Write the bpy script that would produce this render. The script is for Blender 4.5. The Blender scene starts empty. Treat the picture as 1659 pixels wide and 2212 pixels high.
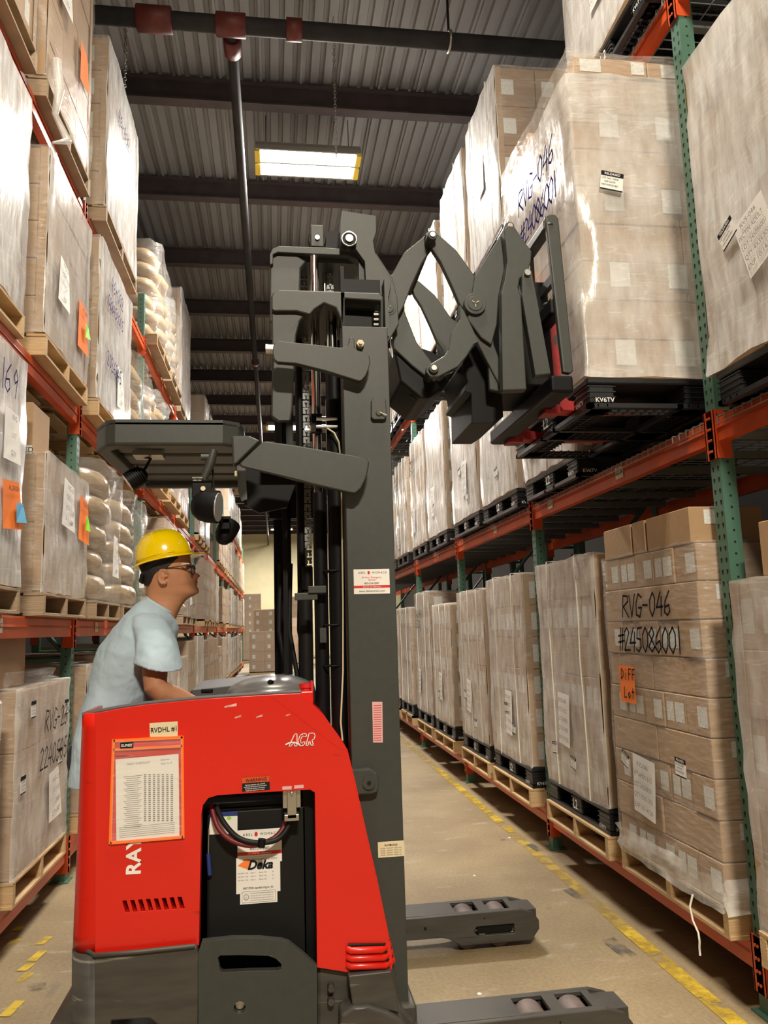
import bpy, math, random
from math import sin, cos, pi, radians
from mathutils import Vector, Matrix
from mathutils.geometry import tessellate_polygon
sc = bpy.context.scene
COL = sc.collection
# ------------------------------------------------------------------ camera
CX, CY, F, EYE = 829.5, 1106.0, 1700.0, Vector((0, 0, 1.6))
def _n(v): return v.normalized()
_A = _n(Vector((593-CX, 1362-CY, F)))
_U = Vector((480-CX, -11000-CY, F)); _U = _n(_U-_A*_U.dot(_A))
_R = _A.cross(_U)
if _R.x < 0: _R = -_R
M3 = Matrix((_R, _A, _U))
def ray(px, py): return M3 @ Vector(((px-CX)/F, (py-CY)/F, 1))
def onY(px, py, Y):
    r = ray(px, py); return EYE + r*((Y-EYE.y)/r.y)
def onX(px, py, X):
    r = ray(px, py); return EYE + r*((X-EYE.x)/r.x)
def onZ(px, py, Z):
    r = ray(px, py); return EYE + r*((Z-EYE.z)/r.z)
cam = bpy.data.cameras.new('camera'); camo = bpy.data.objects.new('camera', cam); COL.objects.link(camo)
cam.sensor_fit = 'HORIZONTAL'; cam.sensor_width = 36; cam.lens = 36*F/1659
cam.clip_start = .05; cam.clip_end = 200
cm = Matrix((M3.col[0], -M3.col[1], -M3.col[2])).transposed().to_4x4(); cm.translation = EYE
camo.matrix_world = cm
sc.camera = camo
# ------------------------------------------------------------------ world, lights, exposure
w = bpy.data.worlds.new('world'); sc.world = w; w.use_nodes = True
w.node_tree.nodes['Background'].inputs[0].default_value = (.95, .9, .82, 1)
w.node_tree.nodes['Background'].inputs[1].default_value = .05
sc.view_settings.view_transform = 'Standard'; sc.view_settings.look = 'None'
sc.view_settings.gamma = 1; sc.view_settings.use_curve_mapping = False
sc.view_settings.exposure = 0.55
LAMPS = [(.45, -4.6), (.45, 2.3), (.45, 8.85), (.45, 21.5), (.45, 34), (.45, 44)]  # second lamp is an added one, evening out the light near the camera
LAMP_Z = 7.2
LAMP_W = [930, 160, 330, 500, 650, 900]
for (lx, ly), wt in zip(LAMPS, LAMP_W):
    for q in (-.14, .14):          # one strip under each pair of tubes
        l = bpy.data.lights.new('high_bay_light', 'AREA'); l.shape = 'RECTANGLE'; l.size = 1.12; l.size_y = .12
        l.energy = wt/2; l.color = (1, .89, .72) if ly < 5 else (1, .94, .86)
        o = bpy.data.objects.new('high_bay_light', l); COL.objects.link(o); o.location = (lx, ly+q, LAMP_Z-.05)
# ------------------------------------------------------------------ materials
def mat(name, col, rough=.6, metal=0, spec=.5, noise=0, nscale=6, bump=0, bscale=30, emit=None, col2=None, stretch=(1, 1, 1), coat=0, wear=None, alpha=None):
    m = bpy.data.materials.new(name); m.use_nodes = True; nt = m.node_tree; b = nt.nodes['Principled BSDF']
    c = (*col, 1)
    b.inputs['Base Color'].default_value = c; b.inputs['Roughness'].default_value = rough
    b.inputs['Metallic'].default_value = metal; b.inputs['Specular IOR Level'].default_value = spec
    if coat: b.inputs['Coat Weight'].default_value = coat; b.inputs['Coat Roughness'].default_value = .15
    if emit: b.inputs['Emission Color'].default_value = (*emit[0], 1); b.inputs['Emission Strength'].default_value = emit[1]
    N = nt.nodes.new; L = nt.links.new
    if noise or bump or col2:
        tc = N('ShaderNodeTexCoord'); mp = N('ShaderNodeMapping'); mp.inputs['Scale'].default_value = stretch
        L(tc.outputs['Object'], mp.inputs[0])
    if noise or col2:
        n = N('ShaderNodeTexNoise'); n.inputs['Scale'].default_value = nscale; n.inputs['Detail'].default_value = 5
        L(mp.outputs[0], n.inputs[0])
        r = N('ShaderNodeValToRGB'); r.color_ramp.elements[0].position = .3; r.color_ramp.elements[1].position = .7
        c2 = col2 or tuple(x*(1-noise) for x in col); c1 = col if col2 else tuple(min(1, x*(1+noise*.5)) for x in col)
        r.color_ramp.elements[0].color = (*c2, 1); r.color_ramp.elements[1].color = (*c1, 1)
        L(n.outputs[0], r.inputs[0]); src = r.outputs[0]
        if wear:
            n2 = N('ShaderNodeTexNoise'); n2.inputs['Scale'].default_value = wear[1]; n2.inputs['Detail'].default_value = 8
            mp2 = N('ShaderNodeMapping'); mp2.inputs['Scale'].default_value = wear[3]; L(tc.outputs['Object'], mp2.inputs[0]); L(mp2.outputs[0], n2.inputs[0])
            r2 = N('ShaderNodeValToRGB'); r2.color_ramp.elements[0].position = wear[2]; r2.color_ramp.elements[1].position = wear[2]+.06
            L(n2.outputs[0], r2.inputs[0]); mx = N('ShaderNodeMix'); mx.data_type = 'RGBA'
            L(r2.outputs[0], mx.inputs[0]); L(src, mx.inputs[6]); mx.inputs[7].default_value = (*wear[0], 1); src = mx.outputs[2]
        L(src, b.inputs['Base Color'])
    if bump:
        n3 = N('ShaderNodeTexNoise'); n3.inputs['Scale'].default_value = bscale; n3.inputs['Detail'].default_value = 4; L(mp.outputs[0], n3.inputs[0])
        bp = N('ShaderNodeBump'); bp.inputs['Strength'].default_value = bump; bp.inputs['Distance'].default_value = .01
        L(n3.outputs[0], bp.inputs['Height']); L(bp.outputs[0], b.inputs['Normal'])
    return m
def film(name, haze, tint=(.86, .85, .83), rough=.22, stretch=(1, 1, 9), scale=6, bstr=.6):
    m = bpy.data.materials.new(name); m.use_nodes = True; nt = m.node_tree; N = nt.nodes.new; L = nt.links.new
    b = nt.nodes['Principled BSDF']; out = nt.nodes['Material Output']
    b.inputs['Base Color'].default_value = (*tint, 1); b.inputs['Roughness'].default_value = rough; b.inputs['Specular IOR Level'].default_value = .8
    t = N('ShaderNodeBsdfTransparent'); t.inputs[0].default_value = (.97, .97, .96, 1)
    mix = N('ShaderNodeMixShader'); tc = N('ShaderNodeTexCoord'); mp = N('ShaderNodeMapping'); mp.inputs['Scale'].default_value = stretch
    L(tc.outputs['Object'], mp.inputs[0])
    n = N('ShaderNodeTexNoise'); n.inputs['Scale'].default_value = scale; n.inputs['Detail'].default_value = 6; L(mp.outputs[0], n.inputs[0])
    n2 = N('ShaderNodeTexNoise'); n2.inputs['Scale'].default_value = 2.2; n2.inputs['Detail'].default_value = 3; L(tc.outputs['Object'], n2.inputs[0])
    ad = N('ShaderNodeMath'); ad.operation = 'ADD'; L(n.outputs[0], ad.inputs[0]); L(n2.outputs[0], ad.inputs[1])
    mr = N('ShaderNodeMapRange'); mr.inputs[1].default_value = .7; mr.inputs[2].default_value = 1.3
    mr.inputs[3].default_value = haze*.55; mr.inputs[4].default_value = min(1, haze*1.45); L(ad.outputs[0], mr.inputs[0])
    # thin whiter streaks: highlights painted along the film creases
    mp3 = N('ShaderNodeMapping'); mp3.inputs['Rotation'].default_value = (.5, .4, .3); mp3.inputs['Scale'].default_value = (.7, .7, 8); L(tc.outputs['Object'], mp3.inputs[0])
    n3 = N('ShaderNodeTexNoise'); n3.inputs['Scale'].default_value = 2.6; n3.inputs['Detail'].default_value = 2; L(mp3.outputs[0], n3.inputs[0])
    sb = N('ShaderNodeMath'); sb.operation = 'SUBTRACT'; sb.inputs[1].default_value = .5; L(n3.outputs[0], sb.inputs[0])
    ab = N('ShaderNodeMath'); ab.operation = 'ABSOLUTE'; L(sb.outputs[0], ab.inputs[0])
    cr = N('ShaderNodeMapRange'); cr.inputs[1].default_value = .0; cr.inputs[2].default_value = .012; cr.inputs[3].default_value = .13 if haze < .9 else 0; cr.inputs[4].default_value = 0; L(ab.outputs[0], cr.inputs[0])
    a2 = N('ShaderNodeMath'); a2.operation = 'ADD'; a2.use_clamp = True; L(mr.outputs[0], a2.inputs[0]); L(cr.outputs[0], a2.inputs[1])
    bp = N('ShaderNodeBump'); bp.inputs['Strength'].default_value = bstr; bp.inputs['Distance'].default_value = .012
    L(n.outputs[0], bp.inputs['Height']); L(bp.outputs[0], b.inputs['Normal'])
    L(a2.outputs[0], mix.inputs[0]); L(t.outputs[0], mix.inputs[1]); L(b.outputs[0], mix.inputs[2]); L(mix.outputs[0], out.inputs[0])
    return m
def lines_mat(name, base=(.82, .82, .78), ink=(.35, .35, .35), freq=60, thr=.55, axis=2):
    m = bpy.data.materials.new(name); m.use_nodes = True; nt = m.node_tree; N = nt.nodes.new; L = nt.links.new
    b = nt.nodes['Principled BSDF']; b.inputs['Roughness'].default_value = .55
    tc = N('ShaderNodeTexCoord'); wv = N('ShaderNodeTexWave'); wv.bands_direction = 'Z'; wv.inputs['Scale'].default_value = freq/6.28*2
    L(tc.outputs['Object'], wv.inputs[0])
    n = N('ShaderNodeTexNoise'); n.inputs['Scale'].default_value = 45; n.inputs['Detail'].default_value = 3
    mp = N('ShaderNodeMapping'); mp.inputs['Scale'].default_value = (1, 1, 2.2); L(tc.outputs['Object'], mp.inputs[0]); L(mp.outputs[0], n.inputs[0])
    mu = N('ShaderNodeMath'); mu.operation = 'MULTIPLY'; L(wv.outputs[1], mu.inputs[0]); L(n.outputs[0], mu.inputs[1])
    gt = N('ShaderNodeMapRange'); gt.inputs[1].default_value = thr*.8; gt.inputs[2].default_value = thr; L(mu.outputs[0], gt.inputs[0])
    mx = N('ShaderNodeMix'); mx.data_type = 'RGBA'; L(gt.outputs[0], mx.inputs[0]); mx.inputs[6].default_value = (*base, 1); mx.inputs[7].default_value = (*ink, 1)
    L(mx.outputs[2], b.inputs['Base Color'])
    return m
MT = dict(
 carton=mat('carton_board', (.42, .27, .145), .75, noise=.12, nscale=3, bump=.15, bscale=40),
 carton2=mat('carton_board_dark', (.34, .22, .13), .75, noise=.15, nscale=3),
 tape=mat('packing_tape', (.38, .24, .125), .3),
 label=lines_mat('shipping_label_print', freq=420, thr=.4),
 paper=mat('white_paper', (.84, .83, .8), .6, bump=.2, bscale=8),
 ink=mat('black_ink', (.02, .02, .025), .9, spec=.05), grey_ink=mat('grey_ink', (.22, .22, .23), .9, spec=.1), blue_ink=mat('blue_ink', (.05, .045, .2), .95, spec=0),
 neon=mat('orange_card', (.95, .24, .05), .8, spec=.2), green_dot=mat('green_sticker', (.3, .75, .02), .5), blue_card=mat('blue_sticker', (.12, .45, .75), .5),
 clear=film('clear_stretch_film', .15, rough=.12, bstr=.9, stretch=(2, 2, 6)), haze=film('hazy_stretch_film', .46, rough=.22, stretch=(1.2, 1.2, .5), scale=12, bstr=.4),
 white=film('white_stretch_film', .62, tint=(.83, .83, .82), rough=.26, stretch=(1.5, 1.5, .35), scale=14, bstr=.5),
 strap=mat('white_strap', (.78, .76, .66), .5),
 wood=mat('pallet_wood', (.62, .44, .24), .75, col2=(.48, .31, .15), nscale=5, stretch=(1, 1, 9), bump=.3, bscale=18, wear=((.2, .12, .06), 2.5, .7, (1, 1, 6))),
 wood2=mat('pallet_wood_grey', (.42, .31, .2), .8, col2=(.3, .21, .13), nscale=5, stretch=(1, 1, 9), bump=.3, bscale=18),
 plast=mat('black_pallet_plastic', (.012, .013, .016), .4, bump=.1),
 orange=mat('rack_orange_paint', (.62, .085, .02), .38, noise=.2, nscale=4, wear=((.2, .05, .03), 5, .68, (1, 1, 1))),
 green=mat('rack_green_paint', (.075, .17, .12), .42, noise=.18, nscale=4, wear=((.2, .3, .25), 9, .72, (1, 1, 1))),
 hole=mat('slot_shadow', (.004, .004, .004), .9),
 galv=mat('galvanized_wire', (.45, .45, .44), .4, .7), steelg=mat('deck_channel_grey', (.22, .23, .23), .5, .4),
 red=mat('red_truck_paint', (.66, .011, .003), .36, noise=.05, nscale=2, wear=((.33, .01, .008), 3.5, .66, (1.2, 1, 7)), coat=.3),
 redd=mat('red_fork_paint', (.38, .012, .012), .5, noise=.4, nscale=14, wear=((.06, .03, .03), 7, .58, (1, 1, 1))),
 grey=mat('dark_grey_truck_paint', (.040, .044, .039), .5, noise=.1, nscale=30, bump=.04, bscale=350, wear=((.12, .11, .1), 6, .74, (1, 1, 5))),
 skirt=mat('worn_grey_steel', (.058, .054, .046), .45, noise=.3, nscale=5, stretch=(1, 1, 6), wear=((.22, .2, .18), 3, .66, (.7, 1, 9))),
 black=mat('black_steel', (.005, .005, .006), .5, spec=.2), rubber=mat('black_rubber', (.009, .009, .009), .55, spec=.25),
 chrome=mat('chrome_rod', (.75, .74, .72), .12, 1), silver=mat('silver_plastic', (.3, .3, .3), .28, .6, noise=.1),
 steel=mat('bare_steel', (.5, .48, .44), .35, .9, noise=.2), wheel=mat('load_wheel_urethane', (.16, .12, .11), .6, noise=.3, nscale=20),
 console=mat('grey_console_plastic', (.075, .078, .08), .55), white_p=mat('white_print', (.85, .84, .8), .45), cream=mat('cream_sticker', (.72, .64, .42), .5),
 red_p=mat('red_print', (.65, .02, .02), .5), navy=mat('navy_print', (.02, .04, .2), .5), pink=mat('pink_sticker', (.72, .42, .42), .5),
 cable_r=mat('red_cable', (.16, .012, .016), .5), pouch=film('clear_vinyl', .12, rough=.08), neon_p=mat('orange_vinyl_edge', (1, .2, .02), .35),
 floor=None, roof=mat('roof_deck_steel', (.31, .32, .335), .55, .2, noise=.25, nscale=1.5, stretch=(1, .3, 1)),
 beam=mat('roof_beam_paint', (.075, .06, .066), .6, noise=.2), pipe=mat('sprinkler_pipe_paint', (.03, .028, .03), .75, spec=.25, noise=.3), coupl=mat('red_coupling', (.13, .02, .015), .55, noise=.4, nscale=9),
 wall=mat('cream_block_wall', (.74, .67, .42), .8, noise=.08, nscale=1.5), dark=mat('dark_wall_panel', (.035, .033, .032), .9),
 tube=mat('lamp_tube', (1, 1, 1), .3, emit=((1, .97, .92), 14)), fixture=mat('fixture_white', (.3, .29, .26), .6), yfix=mat('fixture_yellow_guard', (.8, .55, .05), .5),
 skin=mat('skin', (.50, .235, .125), .5, noise=.12, nscale=12, spec=.35), hair=mat('black_hair', (.012, .01, .009), .6, bump=.5, bscale=150),
 shirt=mat('pale_blue_cotton', (.47, .61, .71), .85, noise=.06, nscale=4, bump=.12, bscale=12), helmet=mat('yellow_helmet', (.93, .66, .0), .16, coat=.6, spec=.6),
 frame_b=mat('black_glasses_frame', (.012, .012, .014), .3), lens=None, jeans=mat('dark_trousers', (.02, .025, .04), .85), lips=mat('lip_skin', (.33, .11, .08), .5), eye=mat('eye_white', (.7, .68, .65), .3),
 bag=mat('brown_sack_paper', (.40, .28, .15), .3, noise=.2, nscale=4, bump=.9, bscale=9, stretch=(1, 1, 2.4)), yellow=mat('yellow_cord', (.6, .5, .05), .5),
 dome=mat('lamp_lens', (.75, .76, .78), .15, .5), fluor=mat('deck_label', (.72, .68, .56), .5),
)
def floor_mat():
    m = bpy.data.materials.new('worn_concrete'); m.use_nodes = True; nt = m.node_tree; N = nt.nodes.new; L = nt.links.new
    b = nt.nodes['Principled BSDF']; tc = N('ShaderNodeTexCoord')
    def noise(s, d=6, st=(1, 1, 1)):
        mp = N('ShaderNodeMapping'); mp.inputs['Scale'].default_value = st; L(tc.outputs['Object'], mp.inputs[0])
        n = N('ShaderNodeTexNoise'); n.inputs['Scale'].default_value = s; n.inputs['Detail'].default_value = d; L(mp.outputs[0], n.inputs[0]); return n.outputs[0]
    def ramp(i, p0, p1, c0, c1):
        r = N('ShaderNodeValToRGB'); r.color_ramp.elements[0].position = p0; r.color_ramp.elements[1].position = p1
        r.color_ramp.elements[0].color = (*c0, 1); r.color_ramp.elements[1].color = (*c1, 1); L(i, r.inputs[0]); return r.outputs[0]
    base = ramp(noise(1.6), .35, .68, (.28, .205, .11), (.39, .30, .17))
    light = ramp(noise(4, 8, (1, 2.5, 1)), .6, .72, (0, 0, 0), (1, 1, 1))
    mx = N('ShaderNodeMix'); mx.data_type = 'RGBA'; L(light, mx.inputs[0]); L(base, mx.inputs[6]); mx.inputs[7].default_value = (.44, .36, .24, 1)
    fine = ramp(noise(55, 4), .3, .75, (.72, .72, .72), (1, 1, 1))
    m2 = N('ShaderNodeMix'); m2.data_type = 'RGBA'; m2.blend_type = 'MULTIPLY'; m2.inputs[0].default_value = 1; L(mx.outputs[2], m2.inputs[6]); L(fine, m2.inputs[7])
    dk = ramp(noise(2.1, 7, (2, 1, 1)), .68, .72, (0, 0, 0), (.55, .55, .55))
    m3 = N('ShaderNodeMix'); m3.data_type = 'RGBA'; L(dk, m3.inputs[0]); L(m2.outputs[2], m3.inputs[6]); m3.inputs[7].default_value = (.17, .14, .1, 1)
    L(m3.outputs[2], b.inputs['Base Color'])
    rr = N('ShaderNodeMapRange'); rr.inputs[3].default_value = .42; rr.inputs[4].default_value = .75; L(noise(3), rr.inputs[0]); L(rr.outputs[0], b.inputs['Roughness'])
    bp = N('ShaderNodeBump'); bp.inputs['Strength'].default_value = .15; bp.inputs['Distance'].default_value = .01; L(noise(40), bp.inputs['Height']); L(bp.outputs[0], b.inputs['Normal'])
    return m
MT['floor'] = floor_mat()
def stain_mat(name, col, thr=.5):
    m = film(name, 1); m.name = name
    nt = m.node_tree
    for n in list(nt.nodes): nt.nodes.remove(n)
    N = nt.nodes.new; L = nt.links.new
    out = N('ShaderNodeOutputMaterial'); b = N('ShaderNodeBsdfPrincipled'); b.inputs['Base Color'].default_value = (*col, 1); b.inputs['Roughness'].default_value = .7
    t = N('ShaderNodeBsdfTransparent'); mix = N('ShaderNodeMixShader'); tc = N('ShaderNodeTexCoord'); n = N('ShaderNodeTexNoise'); n.inputs['Scale'].default_value = 4; n.inputs['Detail'].default_value = 11; n.inputs['Roughness'].default_value = .7
    L(tc.outputs['Object'], n.inputs[0]); mr = N('ShaderNodeMapRange'); mr.inputs[1].default_value = thr-.08; mr.inputs[2].default_value = thr+.08; L(n.outputs[0], mr.inputs[0])
    L(mr.outputs[0], mix.inputs[0]); L(t.outputs[0], mix.inputs[1]); L(b.outputs[0], mix.inputs[2]); L(mix.outputs[0], out.inputs[0])
    return m
MT['ypaint'] = stain_mat('worn_yellow_floor_paint', (.42, .29, .05), .48)
MT['ypaint2'] = stain_mat('scuffed_yellow_dashes', (.60, .42, .03), .47)
MT['ypaint_b'] = stain_mat('fresh_yellow_floor_paint', (.62, .43, .03), .52)
MT['grime'] = stain_mat('dark_floor_stain', (.1, .095, .09), .5)
MT['scuff'] = stain_mat('pale_scuff', (.8, .5, .45), .42)
MT['lens'] = film('glasses_lens', .06, rough=.02)
# ------------------------------------------------------------------ mesh builder
ORG = {}
class MB:
    def __init__(s): s.v = []; s.f = []; s.m = []; s.sm = []
    def add(s, vs, fs, mi=0, smooth=False):
        b = len(s.v); s.v += [tuple(v) for v in vs]
        for f in fs: s.f.append(tuple(b+i for i in f)); s.m.append(mi); s.sm.append(smooth)
        return s
    def box(s, x0, x1, y0, y1, z0, z1, mi=0):
        return s.add([(x0, y0, z0), (x1, y0, z0), (x1, y1, z0), (x0, y1, z0), (x0, y0, z1), (x1, y0, z1), (x1, y1, z1), (x0, y1, z1)],
              [(0, 3, 2, 1), (4, 5, 6, 7), (0, 1, 5, 4), (1, 2, 6, 5), (2, 3, 7, 6), (3, 0, 4, 7)], mi)
    def cbox(s, x0, x1, y0, y1, z0, z1, c, mi=0):
        """box with chamfered edges"""
        vs = []; 
        for X, sx in ((x0, 1), (x1, -1)):
            for Y, sy in ((y0, 1), (y1, -1)):
                for Z, sz in ((z0, 1), (z1, -1)):
                    vs += [(X, Y+sy*c, Z+sz*c), (X+sx*c, Y, Z+sz*c), (X+sx*c, Y+sy*c, Z)]
        def i(a, b, c_, k): return (a*4+b*2+c_)*3+k
        fs = [(i(0, 0, 0, 0), i(0, 0, 1, 0), i(0, 1, 1, 0), i(0, 1, 0, 0)), (i(1, 0, 0, 0), i(1, 1, 0, 0), i(1, 1, 1, 0), i(1, 0, 1, 0)),
              (i(0, 0, 0, 1), i(1, 0, 0, 1), i(1, 0, 1, 1), i(0, 0, 1, 1)), (i(0, 1, 0, 1), i(0, 1, 1, 1), i(1, 1, 1, 1), i(1, 1, 0, 1)),
              (i(0, 0, 0, 2), i(0, 1, 0, 2), i(1, 1, 0, 2), i(1, 0, 0, 2)), (i(0, 0, 1, 2), i(1, 0, 1, 2), i(1, 1, 1, 2), i(0, 1, 1, 2))]
        for a in (0, 1):
            for b in (0, 1):
                fs += [(i(a, b, 0, 0), i(a, b, 0, 1), i(a, b, 1, 1), i(a, b, 1, 0)), (i(a, 0, b, 0), i(a, 0, b, 2), i(a, 1, b, 2), i(a, 1, b, 0)), (i(0, a, b, 1), i(0, a, b, 2), i(1, a, b, 2), i(1, a, b, 1))]
                for c_ in (0, 1): fs.append((i(a, b, c_, 0), i(a, b, c_, 1), i(a, b, c_, 2)))
        return s.add(vs, fs, mi)
    def tube(s, pts, r, n=8, mi=0, cap=True, closed=False, smooth=True, sy=1):
        pts = [Vector(p) for p in pts]; N = len(pts); rs = r if isinstance(r, (list, tuple)) else [r]*N
        rings = []; prev = None
        for k, p in enumerate(pts):
            if closed: t = pts[(k+1) % N]-pts[k-1]
            else: t = pts[min(k+1, N-1)]-pts[max(k-1, 0)]
            t = t.normalized() if t.length > 1e-9 else Vector((0, 0, 1))
            if prev is None: a = t.cross(Vector((0, 0, 1)) if abs(t.z) < .9 else Vector((1, 0, 0))).normalized()
            else: a = (prev-t*prev.dot(t)).normalized()
            prev = a; b = t.cross(a)
            rings.append([p+(a*cos(2*pi*j/n)+b*sin(2*pi*j/n)*sy)*rs[k] for j in range(n)])
        vs = [v for rg in rings for v in rg]; fs = []
        for k in range(N if closed else N-1):
            for j in range(n):
                a, b = k*n+j, k*n+(j+1) % n; c, d = ((k+1) % N)*n+(j+1) % n, ((k+1) % N)*n+j
                fs.append((a, d, c, b) if False else (a, b, c, d))
        s.add(vs, fs, mi, smooth)
        if cap and not closed:
            s.add(rings[0], [tuple(range(n))[::-1]], mi); s.add(rings[-1], [tuple(range(n))], mi)
        return s
    def cyl(s, p0, p1, r, n=20, mi=0): return s.tube([p0, p1], r, n, mi)
    def prism(s, outer, axis='y', a=0., t=.02, holes=(), mi=0):
        """outline in the plane normal to axis, extruded from a to a+t; 2-d points are the other two coordinates in order"""
        def P(q, d):
            if axis == 'y': return (q[0], d, q[1])
            if axis == 'x': return (d, q[0], q[1])
            return (q[0], q[1], d)
        loops = [list(outer)]+[list(h) for h in holes]
        flat = [q for lp in loops for q in lp]
        tris = tessellate_polygon([[Vector((q[0], q[1], 0)) for q in lp] for lp in loops])
        n = len(flat); vs = [P(q, a) for q in flat]+[P(q, a+t) for q in flat]
        fs = []
        for tr in tris: fs.append(tuple(tr)); fs.append(tuple(i+n for i in tr[::-1]))
        o = 0
        for lp in loops:
            k = len(lp)
            for i in range(k): i0, i1 = o+i, o+(i+1) % k; fs.append((i0, i1, i1+n, i0+n))
            o += k
        return s.add(vs, fs, mi)
    def quad(s, o, u, v, w, h, off=0., mi=0):
        """flat card centred at o, spanned by unit u, v"""
        o = Vector(o); u = Vector(u); v = Vector(v); nn = u.cross(v)
        o = o+nn*off
        return s.add([o-u*w/2-v*h/2, o+u*w/2-v*h/2, o+u*w/2+v*h/2, o-u*w/2+v*h/2], [(0, 1, 2, 3)], mi)
    def build(s, name, mats, parent=None, local=False, bevel=0, kind=None, label=None, seg=2, fix=False, hide_holes=False):
        me = bpy.data.meshes.new(name)
        off = Vector((0, 0, 0)) if (local or parent is None) else ORG.get(parent.name, Vector((0, 0, 0)))
        me.from_pydata([(v[0]-off[0], v[1]-off[1], v[2]-off[2]) for v in s.v], [], s.f)
        if not isinstance(mats, (list, tuple)): mats = [mats]
        for m in mats: me.materials.append(MT[m] if isinstance(m, str) else m)
        me.polygons.foreach_set('material_index', s.m); me.polygons.foreach_set('use_smooth', s.sm)
        if fix or bevel:
            import bmesh
            bm = bmesh.new(); bm.from_mesh(me); bmesh.ops.remove_doubles(bm, verts=bm.verts, dist=1e-5); bmesh.ops.recalc_face_normals(bm, faces=bm.faces); bm.to_mesh(me); bm.free()
        me.update()
        o = bpy.data.objects.new(name, me); COL.objects.link(o)
        if parent is not None: o.parent = parent; ORG[o.name] = off
        if bevel:
            md = o.modifiers.new('b', 'BEVEL'); md.width = bevel; md.segments = seg; md.limit_method = 'ANGLE'; md.angle_limit = radians(35); md.harden_normals = False
        if kind: o['kind'] = kind
        if label: o['label'] = label
        return o
def tag(o, label, cat, group=None):
    o['label'] = label; o['category'] = cat
    if group: o['group'] = group
    return o
def thing(name, loc, label, cat, group=None, rz=0):
    o = bpy.data.objects.new(name, None); COL.objects.link(o); o.location = loc; o.rotation_euler.z = rz; o.empty_display_size = .1
    ORG[o.name] = Vector(loc); return tag(o, label, cat, group)
def part(name, mesh, parent, loc=(0, 0, 0), rot=None):
    o = bpy.data.objects.new(name, mesh); COL.objects.link(o); o.parent = parent; o.location = loc
    if rot: o.rotation_euler = rot
    return o
def mesh_of(mb, name, mats, fix=False):
    o = mb.build(name, mats, local=True, fix=fix); me = o.data; bpy.data.objects.remove(o); return me
def copy_tree(o, loc=None, parent=None):
    c = o.copy(); COL.objects.link(c); c.parent = parent
    if loc is not None: c.location = loc
    for ch in list(o.children): copy_tree(ch, None, c)
    return c
def text_mb(mb, s, o, u, v, h, off=.001, mi=0, bold=0, shear=0, wmax=None, spacing=1, center=True):
    """real lettering: font outlines laid on the plane (u, v)"""
    cu = bpy.data.curves.new('t', 'FONT'); cu.body = s; cu.size = 1; cu.shear = shear; cu.offset = bold; cu.resolution_u = 3; cu.space_character = spacing
    ob = bpy.data.objects.new('t', cu); COL.objects.link(ob)
    me = bpy.data.meshes.new_from_object(ob.evaluated_get(bpy.context.evaluated_depsgraph_get()))
    bpy.data.objects.remove(ob); bpy.data.curves.remove(cu)
    if not me.vertices: return mb
    xs = [q.co.x for q in me.vertices]; ys = [q.co.y for q in me.vertices]; x0, x1, y0, y1 = min(xs), max(xs), min(ys), max(ys)
    k = h/.7; kx = k
    if wmax and (x1-x0)*k > wmax: kx = wmax/(x1-x0)
    u = Vector(u); v = Vector(v); n = u.cross(v); o = Vector(o)+n*off; cxx = (x0+x1)/2 if center else 0
    mb.add([o+u*((q.co.x-cxx)*kx)+v*((q.co.y-.35)*k) for q in me.vertices], [tuple(p.vertices) for p in me.polygons], mi)
    bpy.data.meshes.remove(me); return mb
GL = {'R': [[(0, 0), (.05, 1), (.5, .95), (.55, .7), (.1, .5), (.6, 0)]], 'V': [[(0, 1), (.3, 0), (.6, 1)]], 'G': [[(.6, .85), (.3, 1), (.05, .6), (.1, .1), (.45, 0), (.6, .4), (.3, .4)]],
 '-': [[(.05, .5), (.5, .5)]], '0': [[(.3, 1), (.05, .7), (.05, .25), (.3, 0), (.5, .3), (.5, .75), (.3, 1)]], '4': [[(.35, 1), (0, .35), (.55, .38)], [(.45, .8), (.4, 0)]],
 '6': [[(.45, 1), (.1, .6), (.05, .15), (.3, 0), (.5, .2), (.4, .45), (.1, .35)]], '#': [[(0, .65), (.6, .7)], [(0, .35), (.6, .42)], [(.2, 1), (.15, 0)], [(.45, 1), (.4, 0)]],
 '2': [[(.05, .8), (.25, 1), (.5, .8), (.05, 0), (.6, .05)]], '5': [[(.55, 1), (.15, .95), (.1, .55), (.45, .5), (.5, .2), (.25, 0), (.05, .1)]],
 '8': [[(.3, .5), (.05, .75), (.3, 1), (.5, .75), (.3, .5), (.05, .2), (.3, 0), (.55, .2), (.3, .5)]], '1': [[(.2, 1), (.25, 0)]], '3': [[(.05, .9), (.35, 1), (.5, .75), (.2, .5), (.5, .25), (.3, 0), (.05, .1)]],
 '9': [[(.5, .7), (.3, .5), (.1, .7), (.3, 1), (.5, .75), (.4, 0)]], 'D': [[(.05, 0), (.05, 1), (.5, .7), (.5, .3), (.05, 0)]], 'I': [[(.25, 1), (.25, 0)]], 'i': [[(.2, .6), (.2, 0)], [(.2, .85), (.22, .9)]],
 'F': [[(.05, 0), (.05, 1), (.55, 1)], [(.05, .55), (.45, .55)]], 'L': [[(.05, 1), (.05, 0), (.5, .05)]], 'o': [[(.3, .55), (.08, .35), (.25, 0), (.48, .25), (.3, .55)]], 't': [[(.25, .9), (.25, 0)], [(.05, .6), (.5, .62)]],
 'A': [[(0, 0), (.3, 1), (.6, 0)], [(.12, .4), (.5, .4)]], 'C': [[(.55, .85), (.3, 1), (.05, .6), (.1, .1), (.5, .05)]], 'b': [[(.1, 1), (.1, 0), (.45, .1), (.4, .5), (.1, .4)]], 'l': [[(.2, 1), (.2, 0)]]}
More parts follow.
